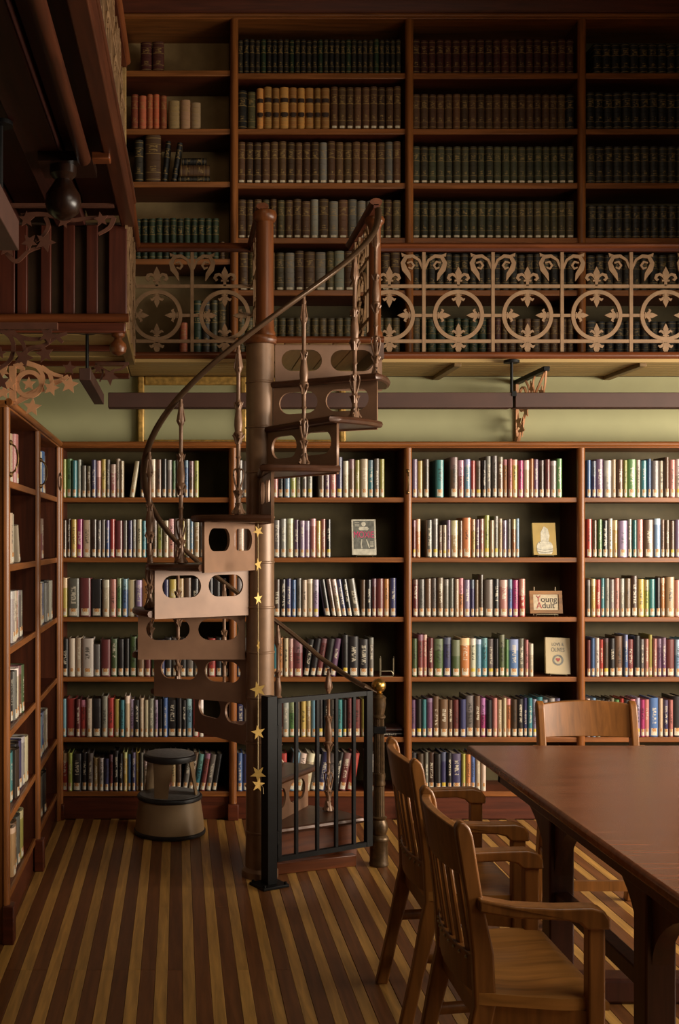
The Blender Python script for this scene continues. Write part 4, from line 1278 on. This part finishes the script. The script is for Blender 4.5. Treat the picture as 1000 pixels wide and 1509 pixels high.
def merged_books(name, items, label, cat, mats, leather=False):
    """rows too many to pick apart: one mesh, cover + pages + label per book"""
    V, Fc, mi, cols, uvs = [], [], [], [], []
    BM = VOLUME if leather else BOOK
    for (mtx, colr, rnd, lab) in items:
        for src, k in ((BM, 0), (VPAGES if leather else PAGES, 1)) + (((LABEL, 2),) if lab else ()):
            b0 = len(V)
            V += [tuple(mtx @ v.co) for v in src.vertices]
            ul = src.uv_layers[0].data if src.uv_layers else None
            for p in src.polygons:
                Fc.append([b0 + i for i in p.vertices]); mi.append(k)
                for li in p.loop_indices:
                    cols.append((colr[0], colr[1], colr[2], rnd)); uvs.append(tuple(ul[li].uv) if ul else (0, 0))
    me = bpy.data.meshes.new(name)
    me.from_pydata(V, [], Fc)
    me.shade_smooth()
    me.set_sharp_from_angle(angle=math.radians(50))
    for m in mats: me.materials.append(m)
    me.polygons.foreach_set('material_index', mi)
    u = me.uv_layers.new(name='UVMap')
    u.data.foreach_set('uv', [q for t in uvs for q in t])
    ca = me.color_attributes.new('tint', 'FLOAT_COLOR', 'CORNER')
    ca.data.foreach_set('color', [q for t in cols for q in t])
    o = bpy.data.objects.new(name, me); COL.objects.link(o)
    o['kind'] = 'stuff'; o['label'] = label; o['category'] = cat
    return o
def mtx(loc, eul, sc):
    from mathutils import Euler
    return Matrix.LocRotScale(Vector(loc), Euler(eul), Vector(sc))
items = []
for ri, (s, xa, xb) in enumerate(ROW1):
    for (x, wd, h, dp, ang, lift, c, *_r) in layout(s, PX(xa, BF), PX(xb, BF), rng):
        items.append((mtx((x, BF + rng.uniform(-0.006, 0.008), SHELF[ri] + lift + 0.0008), (0, ang, 0), (wd, dp, h)), col_jit(PAL[c][1], rng), rng.random(), True))
merged_books('library_book_rows', items, 'rows of labelled library books in the lower bay behind the round step stool', 'books', [M['cover_row'], M['page'], M['label']])
items = []
LROW = [[("t c p", 4.66, 4.88), ("R w b s", 5.56, 5.98)], [("c s w", 4.66, 4.84), ("p m", 5.60, 5.80)], [("b s w t p g s", 4.62, 5.10), ("w c b s g k s", 5.56, 6.18)],
        [("s k g w n f", 4.64, 5.06), ("", 5.4, 5.5)], [("p e d k v s c", 4.64, 5.22), ("n p l b s w", 5.52, 6.05)], [("c t n g o", 4.62, 5.06), ("w s g k n", 5.50, 5.98)]]
for ri, pair in enumerate(LROW):
    for s, ya, yb in pair:
        if not s: continue
        for (y, wd, h, dp, ang, lift, c, *_r) in layout(s, ya, yb, rng):
            items.append((mtx((LX - 0.03 + rng.uniform(-0.01, 0.008), y, SHELF[ri] + 0.0008), (0, 0, PI / 2), (wd, dp, h)), col_jit(PAL[c][1], rng), rng.random(), True))
# one book leans against its neighbours on the second shelf
items.append((mtx((LX - 0.03, 4.93, SHELF[1] + 0.001), (0, math.radians(-20), PI / 2), (0.02, 0.15, 0.17)), (.4, .33, .24, 1), 0.3, True))
merged_books('library_book_rows', items, 'rows of library books on the shelves of the corner bookcase seen edge-on', 'books', [M['cover_row'], M['page'], M['label']])

# ---- two dark books lying flat, a wire book end, and the face-out books and sign
for k, (dz, wd, cc) in enumerate(((0.0, 0.155, (.03, .022, .02, 1)), (0.024, 0.14, (.05, .02, .016, 1)))):
    b = bpy.data.objects.new('library_book', BOOK); COL.objects.link(b)
    b.scale = (0.022, 0.16, 0.20); b.rotation_euler = (0, PI / 2, 0)
    b.location = (PX(546, BF) + 0.005 * k, BF + 0.02, SHELF[4] + 0.0225 + dz); b.color = cc
    tag(b, ('black book lying flat on the fifth shelf behind the newel post', 'dark maroon book lying flat on top of the black one behind the newel')[k], 'book', 'flat books behind the newel')
    put('page_block', PAGES, b)
be = thing('wire_bookend', 'bent wire bookend standing empty on the fourth shelf above the newel ball', 'bookend', (PX(568, BF), BF + 0.02, SHELF[3]))
for x in (-0.03, 0.045):
    MB().tube([(x, -0.01, 0.004), (x, -0.01, 0.10), (x + 0.004, -0.005, 0.112), (x + 0.008, 0.01, 0.10), (x + 0.01, 0.02, 0.004)], 0.0022, 6).build('wire_upright', M['wire'], be)
MB().tube([(-0.035, -0.03, 0.02), (-0.03, -0.03, 0.032), (0.03, -0.03, 0.032), (0.04, -0.03, 0.02), (0.04, -0.03, 0.003), (-0.035, -0.03, 0.003)], 0.0022, 6).build('wire_loop', M['wire'], be)

def text(body, parent, loc, size, mat, sx=1.0, name='lettering', shear=0, rz=0):
    c = bpy.data.curves.new(name, 'FONT')
    c.body = body; c.size = size; c.align_x = 'CENTER'; c.align_y = 'CENTER'; c.extrude = 0.0004; c.shear = shear
    t_ = bpy.data.objects.new(name, c)
    me = bpy.data.meshes.new_from_object(t_)
    bpy.data.objects.remove(t_)
    me.materials.clear(); me.materials.append(mat)
    o = bpy.data.objects.new(name, me); COL.objects.link(o)
    o.parent = parent; o.location = loc; o.rotation_euler = (PI / 2, 0, 0); o.scale = (sx, 1, 1)
    if rz: o.rotation_euler = (PI / 2, rz, 0)
    return o
def easel(r, wd):
    m = MB()
    for x in (-wd * 0.33, wd * 0.33):
        m.tube([(x, 0.01, 0.012), (x, -0.022, 0.010), (x, -0.024, 0.0025), (x, 0.05, 0.0025)], 0.002, 6)
    m.tube([(-wd * 0.33, -0.022, 0.011), (wd * 0.33, -0.022, 0.011)], 0.002, 6)
    m.build('wire_stand', M['wire'], r)
def faceout(label, cat, name, px, ri, wd, h, th, mat, dy=0.03, tilt=0.16):
    r = thing(name, label, cat, (PX(px, BF + dy), BF + dy, SHELF[ri] + 0.001))
    r.rotation_euler = (0, 0, 0)
    c = MB().box(-wd / 2, wd / 2, 0, th, 0, h).build('cover', mat, r, bevel=0.0015)
    c.location = (0, -0.012, 0.012); c.rotation_euler = (-tilt, 0, 0)
    pg = MB().box(-wd / 2 + 0.004, wd / 2 + 0.0006, 0.003, th - 0.003, 0.004, h + 0.0006).build('page_block', M['page'], c)
    easel(r, wd)
    return r, c
r, c = faceout('grey book with pink lettering standing face-out on a wire stand', 'book', 'display_book', 536, 1, 0.138, 0.205, 0.022, M['ghost'])
MB().box(-0.058, 0.060, -0.0008, 0.0, 0.035, 0.196).build('cover_picture', M['cover_grey'], c)
text('MOXIE', c, (0, -0.0016, 0.115), 0.052, M['pink'], 0.74, shear=0.0)
m = MB()                                       # the seated figure printed on the cover, as a flat print
Mf = lambda u, v, w_: (u, -0.0012 + w_, v)
m.ring(0.0, 0.178, 0.007, 0.012, 0.0004, Mf, 14)
m.poly([(-0.03, 0.150), (-0.022, 0.162), (0.022, 0.162), (0.03, 0.150), (0.022, 0.142), (-0.022, 0.142)], 0.0004, Mf)
m.ribbon([(-0.012, 0.09), (-0.016, 0.06), (-0.012, 0.038)], 0.006, 0.0004, Mf)
m.ribbon([(0.014, 0.09), (0.024, 0.06), (0.03, 0.04)], 0.006, 0.0004, Mf)
for k in range(3):
    m.poly([(-0.05, 0.184 - 0.009 * k), (-0.024, 0.184 - 0.009 * k), (-0.024, 0.187 - 0.009 * k), (-0.05, 0.187 - 0.009 * k)], 0.0004, Mf)
for k in range(5):
    m.poly([(0.034, 0.075 - 0.007 * k), (0.054, 0.075 - 0.007 * k), (0.054, 0.078 - 0.007 * k), (0.034, 0.078 - 0.007 * k)], 0.0004, Mf)
m.build('cover_print', M['ghost'], c)['kind'] = 'stuff'
r, c = faceout('yellow book with a glass jar on its cover standing face-out', 'book', 'display_book', 802, 1, 0.132, 0.185, 0.02, M['cover_yellow'])
m = MB()
jar = [(-0.036, 0.006), (-0.044, 0.02), (-0.046, 0.05), (-0.04, 0.066), (-0.03, 0.076), (0.03, 0.076), (0.04, 0.066), (0.046, 0.05), (0.044, 0.02), (0.036, 0.006)]
m.poly(jar, 0.0006, Mf)
m.poly([(-0.022, 0.076), (0.022, 0.076), (0.03, 0.11), (0.022, 0.15), (0.0, 0.165), (-0.02, 0.13)], 0.0005, lambda u, v, w_: (u, -0.0006 + w_, v))
m.build('jar_print', M['ghost'], c)
m = MB(); m.ribbon([(-0.044, 0.022), (0.0, 0.012), (0.044, 0.022)], 0.003, 0.0005, lambda u, v, w_: (u, -0.002 + w_, v)); m.ribbon([(-0.046, 0.036), (0.0, 0.026), (0.046, 0.036)], 0.002, 0.0005, lambda u, v, w_: (u, -0.002 + w_, v)); m.ring(0.0, 0.072, 0.03, 0.002, 0.0005, lambda u, v, w_: (u, -0.002 + w_, 0.05 + v * 0.3))
m.build('jar_outline', M['cover_grey'], c)
r, c = faceout('cream book with a red heart in a ring standing face-out', 'book', 'display_book', 821, 3, 0.140, 0.205, 0.02, M['cover_cream'])
r.rotation_euler.y = 0.035
text('LOVE &', c, (0.0, -0.0012, 0.166), 0.026, M['cover_grey'], 0.8)
text('OLIVES', c, (0.0, -0.0012, 0.135), 0.034, M['cover_grey'], 0.72)
m = MB(); m.ring(0, 0.078, 0.026, 0.010, 0.0006, Mf, 28); m.build('ring_print', M['cover_grey'], c)
hp = []
for i in range(24):
    t = 2 * PI * i / 24
    hp.append((0.0008 * 16 * math.sin(t) ** 3, 0.08 + 0.0008 * (13 * math.cos(t) - 5 * math.cos(2 * t) - 2 * math.cos(3 * t) - math.cos(4 * t))))
m = MB(); m.poly(hp, 0.0006, Mf); m.build('heart_print', M['ink_red'], c)
# framed sign on a wire easel
sg = thing('framed_sign', 'small oak framed sign lettered for young adult readers on a wire easel', 'sign', (PX(804, BF + 0.03), BF + 0.03, SHELF[2] + 0.001))
fw, fh = 0.184, 0.128
fr = MB()
fr.box(-fw / 2, fw / 2, 0, 0.012, 0, 0.02).box(-fw / 2, fw / 2, 0, 0.012, fh - 0.02, fh).box(-fw / 2, -fw / 2 + 0.02, 0, 0.012, 0.02, fh - 0.02).box(fw / 2 - 0.02, fw / 2, 0, 0.012, 0.02, fh - 0.02)
fo = fr.build('frame', M['frame_oak'], sg); fo.location = (0, -0.012, 0.016); fo.rotation_euler = (-0.12, 0, 0)
MB().box(-fw / 2 + 0.02, fw / 2 - 0.02, 0.005, 0.011, 0.02, fh - 0.02).build('sign_sheet', M['paper'], fo)
text('Y', fo, (-0.042, 0.004, 0.083), 0.052, M['ink_red'], 0.9)
text('oung', fo, (0.018, 0.004, 0.080), 0.049, M['ink'], 0.95)
text('A', fo, (-0.038, 0.004, 0.045), 0.052, M['ink_red'], 0.9)
text('dult', fo, (0.014, 0.004, 0.045), 0.049, M['ink'], 0.95)
easel(sg, fw)
m = MB()
for x in (-0.06, 0.06): m.tube([(x, 0.03, 0.0), (x, 0.022, 0.165)], 0.003, 6)
m.build('easel_prong', M['wire'], sg)

# ---- old volumes on the gallery
def vol_unit():
    pts = [(0, 1), (0, 0.06), (0.04, 0.025), (0.15, -0.01), (0.32, -0.032), (0.5, -0.04), (0.68, -0.032), (0.85, -0.01), (0.96, 0.025), (1, 0.06), (1, 1), (0.9, 1), (0.9, 0.09), (0.1, 0.09), (0.1, 1)]
    n = len(pts)
    m = MB().add([(x, y, 0) for x, y in pts] + [(x, y, 1) for x, y in pts],
                 [tuple(range(n - 1, -1, -1)), tuple(range(n, 2 * n))] + [(i, (i + 1) % n, n + (i + 1) % n, n + i) for i in range(n)])
    arc = pts[1:10]
    for zc in (0.12, 0.30, 0.47, 0.62, 0.80):          # raised bands across the spine
        vs, fs = [], []
        for x, y in arc:
            vs += [(x, y, zc - 0.011), (x, y - 0.012, zc - 0.006), (x, y - 0.012, zc + 0.006), (x, y, zc + 0.011)]
        for i in range(len(arc) - 1):
            for j in range(3): fs.append((4 * i + j, 4 * i + 4 + j, 4 * i + 5 + j, 4 * i + 1 + j))
        m.add(vs, fs)
    return m
VOLUME = finish_uv(vol_unit().mesh('volume', M['leather'], 50))
VPAGES = MB().box(0.1, 0.9, 0.09, 0.98, 0.02, 0.97).mesh('page_block', M['page'], 0)
TAGM = MB().add([(0.2, -0.03, 0.02), (0.5, -0.047, 0.02), (0.8, -0.03, 0.02), (0.2, -0.03, 0.075), (0.5, -0.047, 0.075), (0.8, -0.03, 0.075)], [(0, 1, 4, 3), (1, 2, 5, 4)]).mesh('paper_tag', M['paper'], 0)
tb_ = MB()
for z0, z1 in ((0.28, 0.40), (0.64, 0.74)):
    a5 = [(0.06, 0.012), (0.15, -0.02), (0.32, -0.046), (0.5, -0.055), (0.68, -0.046), (0.85, -0.02), (0.94, 0.012)]
    tb_.add([(x, y, z0) for x, y in a5] + [(x, y, z1) for x, y in a5], [(i, i + 1, 8 + i, 7 + i) for i in range(6)])
TBAND = tb_.mesh('title_band', M['title_black'], 60)
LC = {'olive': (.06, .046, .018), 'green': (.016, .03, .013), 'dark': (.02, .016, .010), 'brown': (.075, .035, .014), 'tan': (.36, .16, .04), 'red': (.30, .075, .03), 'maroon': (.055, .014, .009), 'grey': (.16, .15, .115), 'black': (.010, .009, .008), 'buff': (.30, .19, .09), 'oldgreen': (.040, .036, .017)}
VF = UY + 0.02
VROWS = []   # bay, shelf z, x0, x1, count, height px, colour, pattern, tags, label
def vol_row(bayname, shelf, xa, xb, n, hpx, cols, label, tags=False, noise=0.006, individual=True):
    VROWS.append((bayname, shelf, xa, xb, n, hpx, cols, label, tags, noise, individual))
b1, b2, b3, b4 = 'uppermost cream-backed bay', 'upper bay above the stair', 'upper bay between two posts', 'darkest upper bay'
R_ = lambda c, n: [c] * n
vol_row(1, USH1[0], 207, 242, 2, 42, R_('maroon', 2), 'maroon volume standing by the bare backboard on the topmost gallery shelf')
vol_row(1, USH1[1], 193, 246, 5, 50, R_('red', 5), 'faded red volume in the small set on the second cream-backed gallery shelf')
vol_row(1, USH1[1], 248, 296, 3, 40, R_('buff', 3), 'short buff volume beside the faded red set on the gallery shelf', noise=0.012)
vol_row(1, USH1[3], 198, 323, 12, 60, R_('green', 12), 'green gilt volume in the uniform set just above the short gallery railing', noise=0.003)
vol_row(1, USH1[4], 284, 335, 4, 82, ['green', 'dark', 'oldgreen', 'olive'], 'dark green volume behind the ring of the short gallery railing', noise=0.01)
vol_row(2, USH[0], 350, 591, 29, 50, ['dark', 'black', 'dark', 'dark', 'green'] * 6, 'thin dark gilt volume on the topmost shelf above the stair', noise=0.004)
vol_row(2, USH[1], 350, 377, 2, 56, ['dark', 'olive'], 'worn dark volume starting the row of tan law books')
vol_row(2, USH[1], 378, 486, 9, 61, R_('tan', 9), 'tan leather volume with black title bands on the second gallery shelf', noise=0.006)
vol_row(2, USH[1], 487, 591, 9, 62, R_('brown', 9), 'dark brown gilt volume following the tan leather set', True, 0.003)
vol_row(2, USH[2], 350, 591, 20, 61, R_('brown', 10) + ['grey'] + R_('brown', 7) + ['grey', 'brown'], 'dark brown volume with gilt lettering on the third shelf above the stair', True, 0.004)
vol_row(2, USH[3], 350, 591, 19, 56, ['brown', 'brown', 'brown', 'olive', 'brown', 'olive', 'brown', 'brown', 'brown', 'grey', 'brown', 'grey', 'brown', 'grey', 'grey', 'grey', 'olive', 'brown', 'olive'], 'worn volume level with the wooden stair posts on the fourth gallery shelf', True, 0.008)
vol_row(2, USH[4], 352, 590, 17, 56, ['brown', 'olive', 'brown', 'brown', 'olive', 'grey', 'brown', 'brown', 'grey', 'olive', 'grey', 'brown', 'brown', 'olive', 'brown', 'brown', 'brown'], 'worn volume behind the spiral handrail on the fifth gallery shelf', True, 0.008)
vol_row(2, USH[5], 350, 590, 20, 57, R_('olive', 20), 'small olive brown volume on the bottom gallery shelf over the landing', False, 0.003)
vol_row(3, USH[0], 607, 846, 20, 50, R_('maroon', 20), 'maroon black volume in the topmost set between two tall posts', False, 0.003)
vol_row(3, USH[1], 607, 846, 20, 51, R_('brown', 19) + ['black'], 'brown half leather volume with pale head on second shelf between posts', False, 0.003)
vol_row(3, USH[2], 607, 846, 20, 54, R_('oldgreen', 20), 'olive green gilt volume on the third shelf between two tall posts', True, 0.003)
vol_row(3, USH[3], 607, 846, 20, 54, R_('oldgreen', 12) + R_('olive', 8), 'olive gilt volume on the shelf just above the long railing', True, 0.003)
vol_row(3, USH[4], 607, 846, 20, 53, R_('dark', 20), 'dark volume behind the fleurs of the long railing between posts', False, 0.004)
vol_row(3, USH[5], 607, 846, 20, 56, ['olive'] + R_('green', 8) + R_('maroon', 2) + R_('brown', 9), 'volume behind the ring row of the long railing on bottom shelf', True, 0.005)
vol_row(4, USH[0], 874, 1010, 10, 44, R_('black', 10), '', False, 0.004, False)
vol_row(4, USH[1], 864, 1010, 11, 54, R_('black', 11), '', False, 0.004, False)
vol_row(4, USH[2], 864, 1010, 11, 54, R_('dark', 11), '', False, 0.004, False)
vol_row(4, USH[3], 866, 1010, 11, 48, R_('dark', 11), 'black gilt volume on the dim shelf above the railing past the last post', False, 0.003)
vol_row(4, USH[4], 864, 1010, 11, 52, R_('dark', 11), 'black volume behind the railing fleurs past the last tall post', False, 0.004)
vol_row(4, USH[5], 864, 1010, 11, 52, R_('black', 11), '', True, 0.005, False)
COUNT = {}
UBAY = {1: 'cream-backed bay', 2: 'bay above the stair', 3: 'bay above the framed sign', 4: 'dim last bay'}
merged = []
COLN = {'oldgreen': 'grey-green', 'green': 'dark green', 'dark': 'near-black', 'olive': 'olive', 'grey': 'grey worn'}
vrng = random.Random(5)
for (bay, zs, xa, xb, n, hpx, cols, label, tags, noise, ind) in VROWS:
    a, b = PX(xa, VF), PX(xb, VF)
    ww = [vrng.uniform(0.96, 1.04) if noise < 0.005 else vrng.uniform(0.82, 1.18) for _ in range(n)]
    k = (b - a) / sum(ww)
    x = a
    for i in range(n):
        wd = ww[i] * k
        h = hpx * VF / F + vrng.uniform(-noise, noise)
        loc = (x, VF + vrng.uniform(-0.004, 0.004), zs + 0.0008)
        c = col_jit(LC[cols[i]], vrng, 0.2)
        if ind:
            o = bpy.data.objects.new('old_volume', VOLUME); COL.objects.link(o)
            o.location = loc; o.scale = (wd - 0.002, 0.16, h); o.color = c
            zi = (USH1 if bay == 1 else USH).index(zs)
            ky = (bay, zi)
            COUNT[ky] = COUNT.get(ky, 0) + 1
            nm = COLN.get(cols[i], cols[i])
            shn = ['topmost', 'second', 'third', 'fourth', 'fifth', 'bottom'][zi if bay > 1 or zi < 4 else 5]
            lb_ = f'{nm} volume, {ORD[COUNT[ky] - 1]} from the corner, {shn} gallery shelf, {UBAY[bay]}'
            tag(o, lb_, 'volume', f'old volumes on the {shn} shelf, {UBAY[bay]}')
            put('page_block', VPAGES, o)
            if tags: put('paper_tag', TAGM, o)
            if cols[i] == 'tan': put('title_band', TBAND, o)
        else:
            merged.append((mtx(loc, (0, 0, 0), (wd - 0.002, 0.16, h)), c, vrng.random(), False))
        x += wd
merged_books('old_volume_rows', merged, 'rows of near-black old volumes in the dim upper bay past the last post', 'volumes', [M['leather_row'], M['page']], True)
# the mixed third shelf of the cream-backed bay
def single(label, px, py0, wpx, hpx, col, lean=0, flat=None, shelf=USH1[2]):
    shelf += 0.0008
    o = bpy.data.objects.new('old_volume', VOLUME); COL.objects.link(o)
    wd, h = wpx * VF / F, hpx * VF / F
    o.color = LC[col] + (1,)
    if flat is None:
        o.location = (PX(px, VF), VF, shelf + (wd * math.sin(lean) if lean > 0 else 0)); o.rotation_euler = (0, lean, 0); o.scale = (wd, 0.16, h)
    else:
        o.location = (PX(px, VF), VF, shelf + flat * VF / F + hpx * VF / F); o.rotation_euler = (0, PI / 2, 0); o.scale = (hpx * VF / F - 0.002, 0.16, wd)
    tag(o, label, 'volume'); put('page_block', VPAGES, o)
single('dark slim volume standing at the head of the mixed gallery shelf', 198, 0, 13, 62, 'dark')
single('big brown leather volume with a torn pale corner on the gallery shelf', 214, 0, 23, 69, 'brown')
single('slim black volume with gilt edge leaning beside the big brown one', 238, 0, 8, 60, 'black', 0.10)
single('second slim black leaning volume, next to the stacked books', 252, 0, 8, 58, 'black', 0.16)
single('dark thick book at the base of the flat pile on the gallery shelf', 263, 0, 46, 9, 'dark', flat=0)
single('ornate brown book in the middle of the flat pile', 265, 0, 44, 17, 'brown', flat=9)
single('black book on top of the flat pile on the gallery shelf', 268, 0, 36, 10, 'black', flat=26)
single('small brown volume beside the green gilt set', 323, 0, 9, 26, 'brown', shelf=USH1[3])
single('red cloth volume next to the bright backboard behind the short railing', 264, 0, 12, 50, 'red', shelf=USH1[4])
